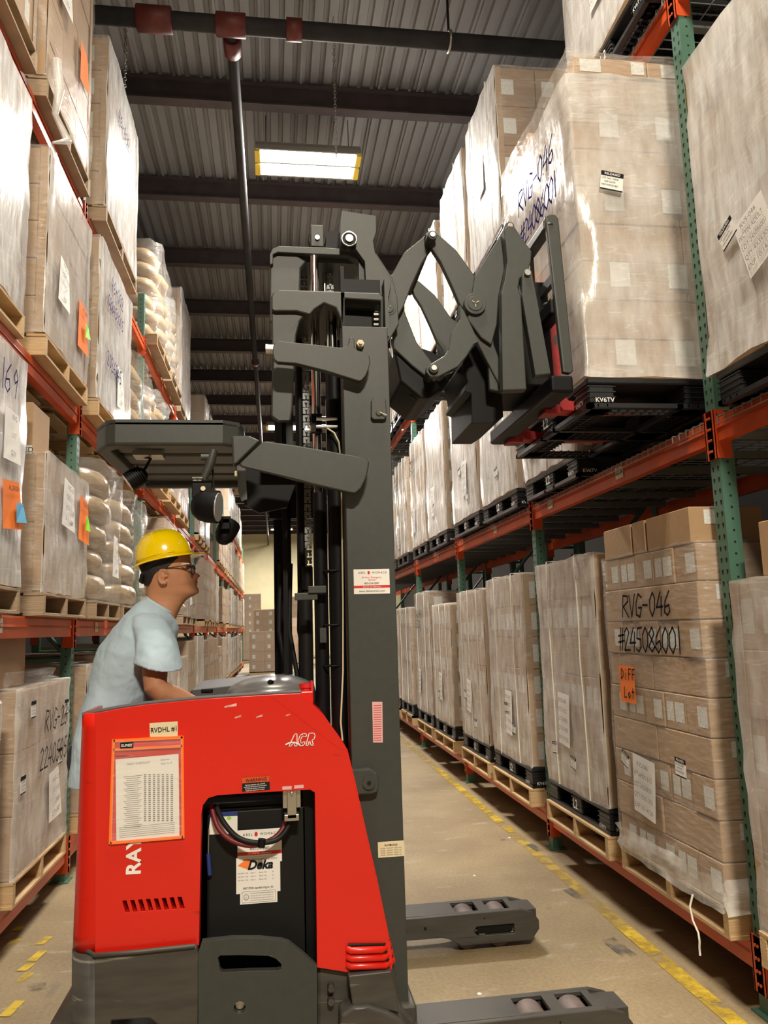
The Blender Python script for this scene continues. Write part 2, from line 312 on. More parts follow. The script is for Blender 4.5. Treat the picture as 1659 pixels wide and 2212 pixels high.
def write(mb, s, o, u, v, h, wd=.006, off=.003, mi=0, adv=.8, slant=.12, seed=1):
    """marker handwriting as flat strokes"""
    rr = random.Random(seed); o = Vector(o); u = Vector(u); v = Vector(v); n = u.cross(v); x = 0
    for ch in s:
        if ch != ' ':
            for st in GL.get(ch, GL['1']):
                pts = [o+n*off+u*(x+(p[0]+slant*p[1]+rr.uniform(-.02, .02))*h)+v*(p[1]*h+rr.uniform(-.02, .02)*h) for p in st]
                for a, b in zip(pts, pts[1:]):
                    d = (b-a).normalized(); q = n.cross(d)*wd/2; a2 = a-d*wd*.3; b2 = b+d*wd*.3
                    mb.add([a2-q, b2-q, b2+q, a2+q], [(0, 1, 2, 3)], mi)
        x += h*adv if ch != '1' else h*adv*.6
    return mb
XA, YA, ZA = Vector((1, 0, 0)), Vector((0, 1, 0)), Vector((0, 0, 1))
# ================================================================== the setting
def struct(name, mb, m, **k):
    o = mb.build(name, m, **k); o['kind'] = 'structure'; return o
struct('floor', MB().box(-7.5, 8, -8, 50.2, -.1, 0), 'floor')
struct('wall_back', MB().box(-7.5, 8, 50, 50.2, 0, 8.4), 'wall')
struct('wall_left', MB().box(-7.7, -7.5, -8, 50.2, 0, 8.4), 'dark')
struct('wall_right', MB().box(8, 8.2, -8, 50.2, 0, 8.4), 'dark')
struct('wall_front', MB().box(-7.5, 8, -8.2, -8, 0, 8.4), 'dark')
# roof deck: ribbed steel sheets running along the aisle
rb = MB(); xs = []; x = -7.4
while x < 8:
    for dx, dz in ((0, 0), (.012, .042), (.05, .042), (.062, 0), (.135, 0)): xs.append((x+dx, 7.8+dz))
    x += .15
x = None
vs = []; fs = []
for i, (a, z) in enumerate(xs): vs += [(a, -8, z), (a, 50, z)]
for i in range(len(xs)-1): fs.append((2*i, 2*i+1, 2*i+3, 2*i+2))
rb.add(vs, fs)
# seam laps that drop below the deck every third rib
for k in range(34):
    a = -7.4+k*.45+.09; rb.box(a, a+.028, -8, 50, 7.765, 7.8)
rb.box(-7.5, 8, -8, 50, 7.86, 7.9)
struct('ceiling', rb, 'roof')
y = .2; k = 1
while y < 50:
    m = MB(); m.box(-7.4, 7.9, y-.006, y+.006, 7.5, 7.76); m.box(-7.4, 7.9, y-.07, y+.07, 7.485, 7.503); m.box(-7.4, 7.9, y-.07, y+.07, 7.745, 7.76)
    o = struct('roof_beam', m, 'beam'); y += 2.02
# floor paint
m = MB()
for k in range(40):
    y0 = 1.5+k*1.0; m.add([(1.765, y0, .002), (1.845, y0, .002), (1.845, y0+1.0, .002), (1.765, y0+1.0, .002)], [(0, 1, 2, 3)])
struct('floor_line_marking', m, 'ypaint')
struct('floor_line_marking', MB().box(1.765, 1.845, 1.5, 4.2, .003, .0035).box(1.77, 1.84, 6.2, 9, .003, .0035), 'ypaint_b')
m = MB()
for (px, py, L_) in ((20, 2180, .22), (45, 2115, .2), (75, 2065, .2), (55, 2085, .12), (92, 2030, .16), (30, 2030, .1), (40, 2001, .09)):
    p = onZ(px, py, .003); a = .35; dx, dy = L_*.35, L_
    m.add([(p.x-.025, p.y-.06, .003), (p.x+.025, p.y-.07, .003), (p.x+.045, p.y+dy*.6-.06, .003), (p.x+.0, p.y+dy*.6-.05, .003)], [(0, 1, 2, 3)])
struct('floor_dash_marking', m, 'ypaint2')
m = MB()
for (px, py, a, b) in ((1335, 2045, .05, .12), (990, 1976, .14, .03), (1155, 1830, .04, .1), (1240, 1930, .04, .1), (80, 2130, .05, .04), (1080, 1810, .03, .06), (1100, 1700, .03, .25)):
    p = onZ(px, py, .004); m.add([(p.x-a+.02, p.y-b, .004), (p.x+a, p.y-b*.9, .004), (p.x+a-.02, p.y+b, .004), (p.x-a, p.y+b*.8, .004)], [(0, 1, 2, 3)])
struct('floor_stain', m, 'grime')
for (px, py, s_) in ((1035, 2147, .012), (1100, 1810, .01), (925, 2182, .008), (1025, 1892, .012)):
    p = onZ(px, py, 0); r_ = random.Random(px)
    mb = MB().add([(p.x+cos(a)*s_*r_.uniform(.6, 1.2), p.y+sin(a)*s_*r_.uniform(.6, 1.4), 0.001) for a in [i*pi/3 for i in range(6)]]+[(p.x, p.y, s_*.6)], [(i, (i+1) % 6, 6) for i in range(6)])
    tag(mb.build('paper_scrap', 'paper'), {1035: 'tiny pale scrap on the floor between the two outrigger legs', 1100: 'tiny scrap on the floor beyond the far outrigger leg near the yellow line', 925: 'tiny dark crumb on floor just beside the near outrigger leg', 1025: 'small curled scrap on floor beyond the far outrigger leg'}[px], 'scrap')
# ------------------------------------------------------------------ pipes, lamps, chains
def pipe_run(name, pts, r, label, coupl=()):
    t = thing(name, pts[0], label, 'pipe')
    MB().tube(pts, r, 14).build('pipe_run', 'pipe', t)
    for c, d, rr in coupl:
        c = Vector(c); d = Vector(d); MB().tube([c-d*.5, c-d*.48, c+d*.48, c+d*.5], [rr*.9, rr, rr, rr*.9], 14).build('coupling', 'coupl', t)
    return t
PY = 6.3; PZ = 6.85
pipe_run('sprinkler_main', [(-7.4, PY, PZ), (7.9, PY, PZ)], .075, 'thick dark sprinkler main crossing the aisle under the roof', [((-.98, PY, PZ), (.3, 0, 0), .11), ((-.33, PY, PZ), (.26, 0, 0), .1), ((.22, PY, PZ), (.14, 0, 0), .095)])
pipe_run('sprinkler_branch', [(-.33, PY, PZ), (-.33, 49.8, PZ+.1)], .05, 'long sprinkler branch pipe running down the aisle towards the back wall', [((-.33, 6.55, PZ), (0, .2, 0), .08), ((-.33, 15.2, PZ+.02), (0, .15, 0), .07), ((-.33, 24, PZ+.03), (0, .2, 0), .07)])
for i, (x_, y0) in enumerate(((1.62, PY), (.65, 7.2), (-1.35, 7.0))):
    t = thing('hanger', (x_, y0, PZ), ['steel hanger rod and clamp holding the sprinkler main at right', 'fine steel chain hanging below roof in front of the lamp', 'fine steel chain hanging below the roof at left'][i], 'hanger' if i == 0 else 'chain')
    if i == 0:
        MB().tube([(x_, y0, PZ+.09), (x_, y0, 7.79)], .012, 6).build('rod', 'pipe', t); MB().tube([(x_+.0, y0+cos(a)*.09, PZ+sin(a)*.09) for a in [k*pi/6 for k in range(12)]], .014, 6, closed=True).build('clamp', 'steel', t)
    else:
        mb = MB()
        for k in range(44):
            z = 7.76-k*.036; r = .012; ax = (XA if k % 2 else YA)
            mb.tube([Vector((x_, y0, z))+ax*cos(a)*r+ZA*sin(a)*.024 for a in [j*pi/4 for j in range(8)]], .0035, 4, closed=True)
        mb.build('chain_links', 'steel', t, kind='stuff')
for i, (lx, ly) in enumerate(LAMPS):
    if i < 2: pass
    t = thing('high_bay_lamp', (lx, ly, LAMP_Z), ['bright lamp behind the camera over the aisle', 'added lamp over the aisle above the camera for even light', 'bright white twin-tube high bay lamp over the mast, the nearest in view', 'smaller lit lamp seen behind the mast, second along the aisle', 'thin lit lamp third along the aisle above the far end', 'thinnest lit lamp hanging just before the cream back wall'][i], 'lamp', 'high bay lamps over the aisle')
    b = MB(); b.box(lx-.62, lx+.62, ly-.27, ly+.27, LAMP_Z+.03, LAMP_Z+.07)
    for s in (-.27, 0, .27): b.box(lx-.62, lx+.62, ly+s-.012, ly+s+.012, LAMP_Z-.03, LAMP_Z+.03)
    b.build('housing', 'fixture', t)
    for s in (-1, 1):
        e = MB()
        for q in (-.14, .14): e.box(lx+s*.6-.03, lx+s*.6+.03, ly+q-.11, ly+q+.11, LAMP_Z-.045, LAMP_Z+.02)
        e.build('end_guard', 'yfix', t)
    for q in (-.14, .14):
        for d in (-.05, .05): MB().cyl((lx-.56, ly+q+d, LAMP_Z-.01), (lx+.56, ly+q+d, LAMP_Z-.01), .032, 10).build('tube', 'tube', t)
    for s in (-.5, .5): MB().cyl((lx+s, ly, LAMP_Z+.07), (lx+s, ly, 7.79), .005, 5).build('cable', 'pipe', t)
# ================================================================== racks
XR, XL = 1.95, -1.38
RP = [.69, 3.2, 5.71, 8.22, 10.73, 13.24, 15.75, 18.26, 20.77]
LP = [.25, 3.0, 5.75, 8.5, 11.25, 14.0, 16.75, 19.5, 22.25, 25.0, 27.75, 30.5, 33.25, 36.0]
RZ = [.27, 2.48, 4.65]; LZ = [.25, 1.72, 3.22, 4.78]
ORD = ['first', 'second', 'third', 'fourth', 'fifth', 'sixth', 'seventh', 'eighth', 'ninth', 'tenth', 'eleventh', 'twelfth', 'thirteenth', 'fourteenth']
PW, PD = .078, .07
def post_mesh(h, holes):
    """C section post: front face at x=0 facing -x; body to x=PD; y centred"""
    m = MB(); m.box(0, PD, -PW/2, PW/2, 0, h)
    me = mesh_of(m, 'post', ['green'])
    hm = None
    if holes:
        q = MB(); z = .12
        while z < h-.05:
            for s in (-1, 1):
                c = Vector((-.0006, s*.019+(.0), z+(.0 if s < 0 else .0)))
                pts = [(0, .011), (.006, .008), (.008, .003), (.005, -.003), (.0035, -.011), (0, -.013), (-.0035, -.011), (-.005, -.003), (-.008, .003), (-.006, .008)]
                q.add([(c.x, c.y+a, c.z+b) for a, b in pts], [tuple(range(10))])
            for yy in (-PW/2-.0006, PW/2+.0006):
                q.add([(PD*.5+cos(a)*.0058, yy, z+.025+sin(a)*.0058) for a in [k*pi/4 for k in range(8)]], [tuple(range(8))])
            z += .0508
        hm = mesh_of(q, 'slot', ['hole'])
    return me, hm
POSTS = {}
def upright(x, y, sgn, depth, h, label, holes=True, group=None):
    """x is the aisle face; the frame runs away from the aisle by depth*sgn"""
    key = (round(h, 2), holes)
    if key not in POSTS: POSTS[key] = post_mesh(h, holes)
    me, hm = POSTS[key]
    t = thing('rack_upright', (x, y, 0), label, 'rack upright', group)
    for xx, rz in ((0, 0 if sgn > 0 else pi), (sgn*depth, pi if sgn > 0 else 0)):
        p = part('post', me, t, (xx, 0, 0), (0, 0, rz))
        if hm and xx == 0: s = part('slot_row', hm, p); s['kind'] = 'stuff'
        part('base_plate', BASEP, t, (xx+sgn*(.035 if xx == 0 else -.035), 0, 0))
    for k in range(int(h/1.2)):
        z0 = .25+k*1.2; xa, xb = sgn*PD, sgn*(depth-PD)
        MB().tube([(xa, 0, z0), (xb, 0, z0)], .02, 4).build('brace', 'green', t, local=True)
        MB().tube([(xa, 0, z0+.05), (xb, 0, z0+1.1)], .018, 4).build('brace', 'green', t, local=True)
    return t
BASEP = mesh_of(MB().box(-.06, .06, -.065, .065, 0, .008), 'base_plate', ['green'])
CONN = {}
def beam(x, sgn, y0, y1, ztop, hb, label, tags=()):
    """step beam between two posts; front face towards the aisle"""
    L_ = y1-y0-PW
    t = thing('rack_beam', (x, y0+PW/2, ztop), label, 'rack beam')
    key = (round(L_, 3), hb, sgn)
    if key not in CONN:
        b = MB(); s = sgn
        # stepped profile as a prism along y
        pr = [(0, -hb), (0, -.012), (s*.004, 0), (s*.028, 0), (s*.028, -.04), (s*.05, -.04), (s*.05, -hb)]
        vs = [(p[0], yy, p[1]) for yy in (0, L_) for p in pr]; n = len(pr)
        b.add(vs, [(i, (i+1) % n, (i+1) % n+n, i+n) for i in range(n)]+[tuple(range(n)), tuple(range(n, 2*n))])
        b.add([(-s*.0, 0, -hb*.5+.012), (0, L_, -hb*.5+.012), (-s*.006, L_, -hb*.5), (-s*.006, 0, -hb*.5)], [(0, 1, 2, 3)])
        c = MB()
        c.box(-s*.012, -s*.002, -.062, .006, -hb-.075, .035); c.box(-s*.012, s*.06, -.004, .004, -hb-.075, .035)
        for zz in (-.0, -.05, -.1, -.15): c.cyl((-s*.013, -.03, zz), (-s*.018, -.03, zz), .007, 6)
        c2 = MB().add([(v[0], -v[1], v[2]) for v in c.v], [f[::-1] for f in c.f])
        CONN[key] = (mesh_of(b, 'beam_body', ['orange'], fix=True), mesh_of(c, 'end_connector', ['orange'], fix=True), mesh_of(c2, 'end_connector', ['orange'], fix=True))
    a, c1, c2 = CONN[key]
    part('beam_body', a, t); part('end_connector', c1, t); part('end_connector', c2, t, (0, L_, 0))
    for (f, txt) in tags:
        m = MB(); u = Vector((0, -sgn, 0)); o_ = (0, L_*f, -hb*.45); m.quad(o_, u, ZA, .1, hb*.62, .004)
        text_mb(m, txt, o_, u, ZA, .026, .0055, 1, wmax=.085); m.build('location_label', ['fluor', 'ink'], t, local=True)
    return t
for i, y in enumerate(RP):
    upright(XR, y, 1, 1.05, 6.2 if i < 2 else 5.25, f'green perforated rack upright on the right side, {ORD[i]} from the camera', holes=i < 6)
    if 0 < i < 7: upright(XR+1.35, y, 1, 1.0, 5.25, f'green rear-row upright behind right rack upright, {ORD[i]} along', holes=False)
for i, y in enumerate(LP):
    upright(XL, y, -1, 1.05, 6.3 if i < 3 else 5.3, f'green perforated rack upright on the left side, {ORD[i]} from the camera', holes=i < 7)
LV = ['floor', 'second', 'third', 'top']
def wire_deck(x, sgn, y0, y1, z, label):
    t = thing('wire_deck', (x, y0, z), label, 'wire deck')
    m = MB(); yy = y0+.08
    while yy < y1-.06:
        m.box(x-sgn*.012, x+sgn*1.0, yy-.002, yy+.002, z+.001, z+.006); m.box(x-sgn*.012, x-sgn*.007, yy-.002, yy+.002, z-.035, z+.006); yy += .064
    for k in range(9): m.box(min(x+sgn*k*.125, x+sgn*(k*.125+.005)), max(x+sgn*k*.125, x+sgn*(k*.125+.005)), y0+.05, y1-.05, z-.003, z+.002)
    m.box(min(x-sgn*.013, x-sgn*.009), max(x-sgn*.013, x-sgn*.009), y0+.05, y1-.05, z-.036, z-.032)
    m.build('wire_mesh', 'galv', t, kind='stuff')
    for k in range(6):
        yy = y0+.2+k*(y1-y0-.4)/5; MB().box(min(x+sgn*.055, x+sgn*.97), max(x+sgn*.055, x+sgn*.97), yy-.02, yy+.02, z-.045, z-.004).build('support_channel', 'steelg', t)
    return t
for i in range(len(RP)-1):
    for lv, z in enumerate(RZ):
        tg = []
        if lv == 1 and i in (1, 2, 3): tg = [(.38, 'LOC: 240'), (.85, 'LOC: 241')] if i == 1 else [(.4, 'LOC: 242')]
        beam(XR, 1, RP[i], RP[i+1], z, .11, f'orange {["bottom", "middle", "top"][lv]} level beam on the aisle side of right rack, {ORD[i]} bay', tg)
        o = beam(XR+1.05, -1, RP[i], RP[i+1], z, .11, f'orange {["bottom", "middle", "top"][lv]} level rear beam of the right rack, {ORD[i]} bay')
        if lv: wire_deck(XR, 1, RP[i], RP[i+1], z, f'wire deck on the {["", "middle", "top"][lv]} level of right rack, {ORD[i]} bay')
        if 0 < i < 6 and lv: beam(XR+1.35, 1, RP[i], RP[i+1], z-.35, .11, f'orange {["", "middle", "top"][lv]} beam of the row behind the right rack, {ORD[i]} bay')
for i in range(len(LP)-1):
    for lv, z in enumerate(LZ):
        tg = [(.45, 'LOC')] if lv == 1 and i == 1 else ([(.25, 'LOC'), (.7, 'LOC')] if lv == 1 and i == 2 else [])
        beam(XL, -1, LP[i], LP[i+1], z, .12, f'orange {LV[lv]} level beam on the aisle side of left rack, {ORD[i]} bay', tg)
        if i < 8: beam(XL-1.05, 1, LP[i], LP[i+1], z, .12, f'orange {LV[lv]} level rear beam of the left rack, {ORD[i]} bay')
# ================================================================== pallets and loads
# local frame of a pallet or load: x = 0 at the aisle face, +x away from the aisle; y along the aisle; z up
PALM = {}
def wood_pallet(x, y0, z, sgn, W, D, label, flat=False, grey=False, group=None):
    """three stringers across the beams (ends show to the aisle), boards along y"""
    H = .13; key = ('w', round(W, 2), round(D, 2), grey)
    mn = 'wood2' if grey else 'wood'
    if key not in PALM:
        st = MB()
        pr = [(0, .018), (0, H-.016), (D, H-.016), (D, .018), (D-.2, .018), (D-.22, .055), (D-.42, .055), (D-.44, .018), (.44, .018), (.42, .055), (.22, .055), (.2, .018)]
        st.prism(pr, 'y', -.02, .04)
        PALM[key] = (mesh_of(st, 'stringer', [mn], fix=True), mesh_of(MB().cbox(0, .11, 0, W, H-.016, H, .002), 'deck_board', [mn]), mesh_of(MB().cbox(0, .11, 0, W, 0, .018, .002), 'deck_board', [mn]),
                     mesh_of(MB().cbox(0, .07, 0, .09, .018, H-.016, .002), 'block', [mn]))
    a, b, c, d = PALM[key]
    t = thing('wooden_pallet', (x, y0, z), label, 'pallet', group)
    if sgn < 0: t.scale = (-1, 1, 1)
    if flat:
        o = MB().box(0, D, 0, W, H-.03, H).box(0, D, .0, .05, 0, H).box(0, D, W/2-.03, W/2+.03, 0, H).box(0, D, W-.05, W, 0, H).build('frame', mn, t, local=True); return t
    for yy in (.025, W/2, W-.025): part('stringer', a, t, (0, yy, 0))
    n = 7
    for k in range(n): part('deck_board', b, t, (k*(D-.11)/(n-1), 0, 0))
    for k in (0, .32, .66, 1): part('deck_board', c, t, (k*(D-.11), 0, 0))
    return t
def plastic_pallet(x, y0, z, sgn, W, D, label, text=True, group=None):
    H = .145; key = ('p', round(W, 2), round(D, 2))
    if key not in PALM:
        dk = MB().cbox(0, D, 0, W, H-.03, H, .006)
        ft = MB().cbox(0, .13, 0, .16, .02, H-.03, .008)
        for zz in (.05, .075, .1): ft.box(-.004, .134, -.004, .164, zz, zz+.005)
        gr = MB(); gr.box(0, D, 0, .03, 0, .022); gr.box(0, D, W-.03, W, 0, .022); gr.box(0, .03, 0, W, 0, .022); gr.box(D-.03, D, 0, W, 0, .022)
        gr.box(0, D, W*.4, W*.4+.03, 0, .02); gr.box(0, D, W*.6-.03, W*.6, 0, .02); gr.box(D*.4, D*.4+.03, 0, W, 0, .02); gr.box(D*.6-.03, D*.6, 0, W, 0, .02)
        for k in range(1, int(D/.045)):
            xx = k*.045
            for (a, b) in ((.03, W*.14), (W*.4, W*.6), (W*.86, W-.03)): gr.box(xx, xx+.006, a, b, .004, .018)
            if xx < D*.12 or D*.4 < xx < D*.6 or xx > D*.88: gr.box(xx, xx+.006, 0, W, .004, .018)
        for k in range(1, int(W/.045)):
            yy = k*.045
            for (a, b) in ((.03, D*.14), (D*.4, D*.6), (D*.86, D-.03)): gr.box(a, b, yy, yy+.006, .004, .018)
            if yy < W*.14 or W*.4 < yy < W*.6 or yy > W*.86: gr.box(0, D, yy, yy+.006, .004, .018)
        PALM[key] = (mesh_of(dk, 'deck', ['plast']), mesh_of(ft, 'foot', ['plast']), mesh_of(gr, 'base_grid', ['plast']))
    a, b, c = PALM[key]
    t = thing('plastic_pallet', (x, y0, z), label, 'pallet', group)
    if sgn < 0: t.scale = (-1, 1, 1)
    part('deck', a, t); g = part('base_grid', c, t); g['kind'] = 'stuff'
    for fx in (0.005, D/2-.065, D-.135):
        for fy in (.005, W/2-.08, W-.165): part('foot', b, t, (fx, fy, 0))
    if text:
        m = MB(); text_mb(m, 'L2', (-.0005, W/2, .072), (0, -1, 0), ZA, .055, .006, 0, bold=.01); m.build('lettering', 'white_p', t, local=True)
        m = MB(); text_mb(m, 'KV6TV', (-.0005, .085, .035), (0, -1, 0), ZA, .022, .008, 0, bold=.01); text_mb(m, 'KV6TV', (.08, 0, .035), XA, ZA, .022, .008, 0, bold=.01); m.build('lettering', 'white_p', t, local=True)
    return t
CM = {}
def carton_mesh(dx, dy, dz, lab, tone='carton'):
    """lab: subset of 'xyXY' — faces with a shipping label; x = aisle face"""
    key = (round(dx, 3), round(dy, 3), round(dz, 3), lab, tone)
    if key in CM: return CM[key]
    m = MB().cbox(0, dx, 0, dy, 0, dz, .004)
    g = .0008
    # flap seam and tape on the two end faces and over the top
    m.add([(dx/2-.025, 0, dz+g), (dx/2+.025, 0, dz+g), (dx/2+.025, dy, dz+g), (dx/2-.025, dy, dz+g)], [(0, 1, 2, 3)], 2)
    m.add([(dx/2-.025, -g, dz-.07), (dx/2+.025, -g, dz-.07), (dx/2+.025, -g, dz), (dx/2-.025, -g, dz)], [(0, 1, 2, 3)], 2)
    lw, lh = min(.1, dy*.42), min(.14, dz*.55)
    if 'x' in lab: m.quad((-g, dy*.3, dz*.5), (0, -1, 0), ZA, lw, lh, 0, 1)
    if 'w' in lab: m.quad((-g, dy*.75, dz*.5), (0, -1, 0), ZA, lw*.8, lh, 0, 1)
    if 'y' in lab: m.quad((dx*.3 if dx > .25 else dx*.5, -g, dz*.5), XA, ZA, min(.11, dx*.45), lh, 0, 1)
    if 'Z' in lab: m.quad((dx*.42, -g, dz*.72), XA, ZA, min(.16, dx*.5), min(.12, dz*.4), 0, 1)
    CM[key] = mesh_of(m, 'carton', [tone, 'label', 'tape']); return CM[key]
def wrap_mb(x0, x1, y0, y1, z0, z1, amp=.008, seed=0, nz=14, nh=10, top=True, flare=0, rad=.016, cf=False):
    """film skin: rounded rectangular sleeve, wrinkled"""
    rr = random.Random(seed); ring = []
    def edge(a, b, n): return [(a[0]+(b[0]-a[0])*k/n, a[1]+(b[1]-a[1])*k/n) for k in range(n)]
    c = [(x0+rad, y0), (x1-rad, y0), (x1, y0+rad), (x1, y1-rad), (x1-rad, y1), (x0+rad, y1), (x0, y1-rad), (x0, y0+rad)]
    for i in range(8): ring += edge(c[i], c[(i+1) % 8], nh if i % 2 == 0 else 2)
    n = len(ring); vs = []; fs = []; ph = [rr.uniform(0, 6.28) for _ in range(6)]; cx, cy = (x0+x1)/2, (y0+y1)/2
    for k in range(nz+1):
        f = k/nz; z = z0+(z1-z0)*f; s = 1+flare*max(0, 1-f*9)
        for i, (a, b) in enumerate(ring):
            d = amp*(sin(i*1.3+ph[0]+f*9)*.4+sin(i*.55+f*17+ph[1])*.35+rr.uniform(-.4, .4))
            ux, uy = (a-cx)/((x1-x0)/2), (b-cy)/((y1-y0)/2)
            vs.append((cx+(a-cx)*s+ux*d, cy+(b-cy)*s+uy*d, z+(rr.uniform(-.01, .01) if 0 < k < nz else rr.uniform(-.008, .008))))
    for k in range(nz):
        for i in range(n): fs.append((k*n+i, k*n+(i+1) % n, (k+1)*n+(i+1) % n, (k+1)*n+i))
    m = MB().add(vs, fs, 0, True)
    if cf:      # clear film on the camera end; aisle-side glare is painted as haze
        for k in range(nz):
            for i in range(nh): m.m[k*n+i] = 1
    if top:
        t0 = [vs[nz*n+i] for i in range(n)]; mid = [((v[0]-cx)*.75+cx, (v[1]-cy)*.75+cy, z1+rr.uniform(-.005, .006)) for v in t0]
        m.add(t0+mid+[(cx, cy, z1+.003)], [(i, (i+1) % n, n+(i+1) % n, n+i) for i in range(n)]+[(n+i, n+(i+1) % n, 2*n) for i in range(n)], 0, True)
    return m
def sheet_mb(mb, o, u, v, w, h, rnd, curl=.006, mi=0):
    """paper sheet with a lifted lower corner"""
    o = Vector(o); u = Vector(u); v = Vector(v); n = u.cross(v); vs = []; N_ = 4
    for j in range(N_+1):
        for i in range(N_+1):
            a, b = i/N_-.5, j/N_-.5; lift = curl*max(0, (a+.5)*(.5-b)-.35)*1.6+.004
            vs.append(o+u*a*w+v*b*h+n*lift)
    mb.add(vs, [(j*(N_+1)+i, j*(N_+1)+i+1, (j+1)*(N_+1)+i+1, (j+1)*(N_+1)+i) for j in range(N_) for i in range(N_)], mi, True); return mb
def add_sheet(t, o, u, v, w, h, lines, rnd=0, tilt=0, name='document_sheet'):
    u = Vector(u); v = Vector(v); n = u.cross(v); q = Matrix.Rotation(tilt, 3, n); u = q @ u; v = q @ v
    m = MB(); sheet_mb(m, o, u, v, w, h, rnd)
    k = len(lines)
    for i, s in enumerate(lines):
        text_mb(m, s, Vector(o)+v*h*(.36-.72*i/max(1, k-1)), u, v, h*.085, .012, 1, wmax=w*.82)
    m.build(name, ['paper', 'grey_ink'], t, local=True)
def add_released(t, o, u, v, w=.1, tilt=0, small=False):
    u = Vector(u); v = Vector(v); n = u.cross(v); q = Matrix.Rotation(tilt, 3, n); u = q @ u; v = q @ v; o = Vector(o); h = w*.85
    m = MB(); m.quad(o, u, v, w, h, .0085, 0); m.quad(o+v*h*.38, u, v, w, h*.24, .0095, 1); m.quad(o-v*h*.46, u, v, w, h*.07, .0095, 1)
    if not small:
        text_mb(m, 'RELEASED', o+v*h*.38, u, v, h*.13, .0105, 0, bold=.01, wmax=w*.8)
        for k, s in enumerate(('LOT NO. 24508', 'EXP DATE', 'ITEM RECEIVED')): text_mb(m, s, o+v*h*(.14-.18*k)-u*w*.08, u, v, h*.09, .0095, 1, wmax=w*.75)
    m.build('status_label', ['paper', 'ink'], t, local=True)
def load(x, y0, z, sgn, W, D, H, label, lay=5, cols=3, rows=3, film_='haze', straps=0, seed=1, tone='carton', labs='wy', sheet=None, rel=0, amp=.008, corner=True, group=None, name='wrapped_load', gap=0, filmz=0, clean=False, detail=True, board=True, flare=0, cf=True):
    rr = random.Random(seed); t = thing(name, (x, y0, z), label, 'pallet load', group)
    if sgn < 0: t.scale = (-1, 1, 1)
    dx, dy, dz = D/rows, W/cols, H/lay
    for k in range(lay):
        for j in range(cols):
            for i in range(rows):
                if not (i == 0 or j == 0 or (k == lay-1 and detail)): continue
                lb = ''
                if i == 0 and (k % 2 == 0 or tone == 'carton2'): lb += 'xw' if 'w' in labs and k % 2 == 0 else ('x' if 'x' in labs else '')
                if j == 0: lb += 'y' if 'y' in labs else ('Z' if 'Z' in labs else '')
                c = carton_mesh(dx-.004, dy-.004, dz-.003, lb, tone)
                ox = rr.uniform(-.004, .004)+(gap if (i == 0 and k % 2) else 0)
                part('carton', c, t, (i*dx+.004+ox, j*dy+.002+rr.uniform(-.003, .003), k*dz+.001))
    fw = MT[film_] if film_ else None
    if fw:
        wrap_mb(-.014, D+.012, -.014, W+.012, 0.0+filmz, H+.012, amp, seed, nz=16 if detail else 8, nh=10 if detail else 5, flare=flare, cf=cf).build('stretch_wrap', [fw, MT['clear']], t, local=True)
    if corner and board:
        for (cx, cy, a, b) in ((0, 0, 1, 1), (0, W, 1, -1)):
            MB().box(min(cx-.006, cx-.002), max(cx-.006, cx-.002), min(cy-b*.006, cy+b*.05), max(cy-b*.006, cy+b*.05), .01, H).box(-.006, .05, min(cy-b*.006, cy-b*.002), max(cy-b*.006, cy-b*.002), .01, H).build('corner_board', 'carton', t, local=True)
    for k in range(straps):
        yy = W*(k+.5)/straps+rr.uniform(-.08, .08)*W/straps; r = .0042
        wig = [(-.024+rr.uniform(-.003, .003), yy+rr.uniform(-.006, .006)+(.01*sin(q*.8)), H*(1-q/7)+(.02 if q == 0 else 0)) for q in range(8)]
        MB().tube([(D, yy, H+.02), (.02, yy, H+.022)]+wig, r, 5).build('strap', 'strap', t, local=True)
    if sheet:
        for (fy, fz, w_, h_, lines, tl) in sheet: add_sheet(t, (-.02, W*fy, H*fz), (0, -1, 0), ZA, w_, h_, lines, tilt=tl)
    for k in range(rel):
        add_released(t, (-.018, W*rr.uniform(.2, .8), H*rr.uniform(.1, .35)), (0, -1, 0), ZA, .09, rr.uniform(-.15, .15), small=not detail)
    return t
DOC = ['RVS-046', 'PECTIN ADULT', 'LOT-245086001', 'QTY-4X34,800', 'EXP 10/14/26']
bag_cache = {}
def sack_mesh(dx, dy, dz, seed):
    key = (round(dx, 2), round(dy, 2), round(dz, 2), seed)
    if key in bag_cache: return bag_cache[key]
    rr = random.Random(seed); m = MB(); nu, nv = 14, 9; vs = []
    for j in range(nv+1):
        f = j/nv*2-1; rad = (1-abs(f)**3.2)**.5*.92+.08*(1-abs(f))
        for i in range(nu):
            a = 2*pi*i/nu; ca, sa = cos(a), sin(a); e = .75
            px = math.copysign(abs(ca)**e, ca); pz = math.copysign(abs(sa)**e, sa)
            w_ = 1+rr.uniform(-.05, .05)
            vs.append((dx/2+f*dx/2, dy/2+px*dy/2*rad*w_, dz/2+pz*dz/2*rad*w_))
    fs = [(j*nu+i, j*nu+(i+1) % nu, (j+1)*nu+(i+1) % nu, (j+1)*nu+i) for j in range(nv) for i in range(nu)]
    fs += [tuple(range(nu))[::-1], tuple(nv*nu+i for i in range(nu))]
    m.add(vs, fs, 0, True)
    bag_cache[key] = mesh_of(m, 'sack', ['bag'], fix=True); return bag_cache[key]
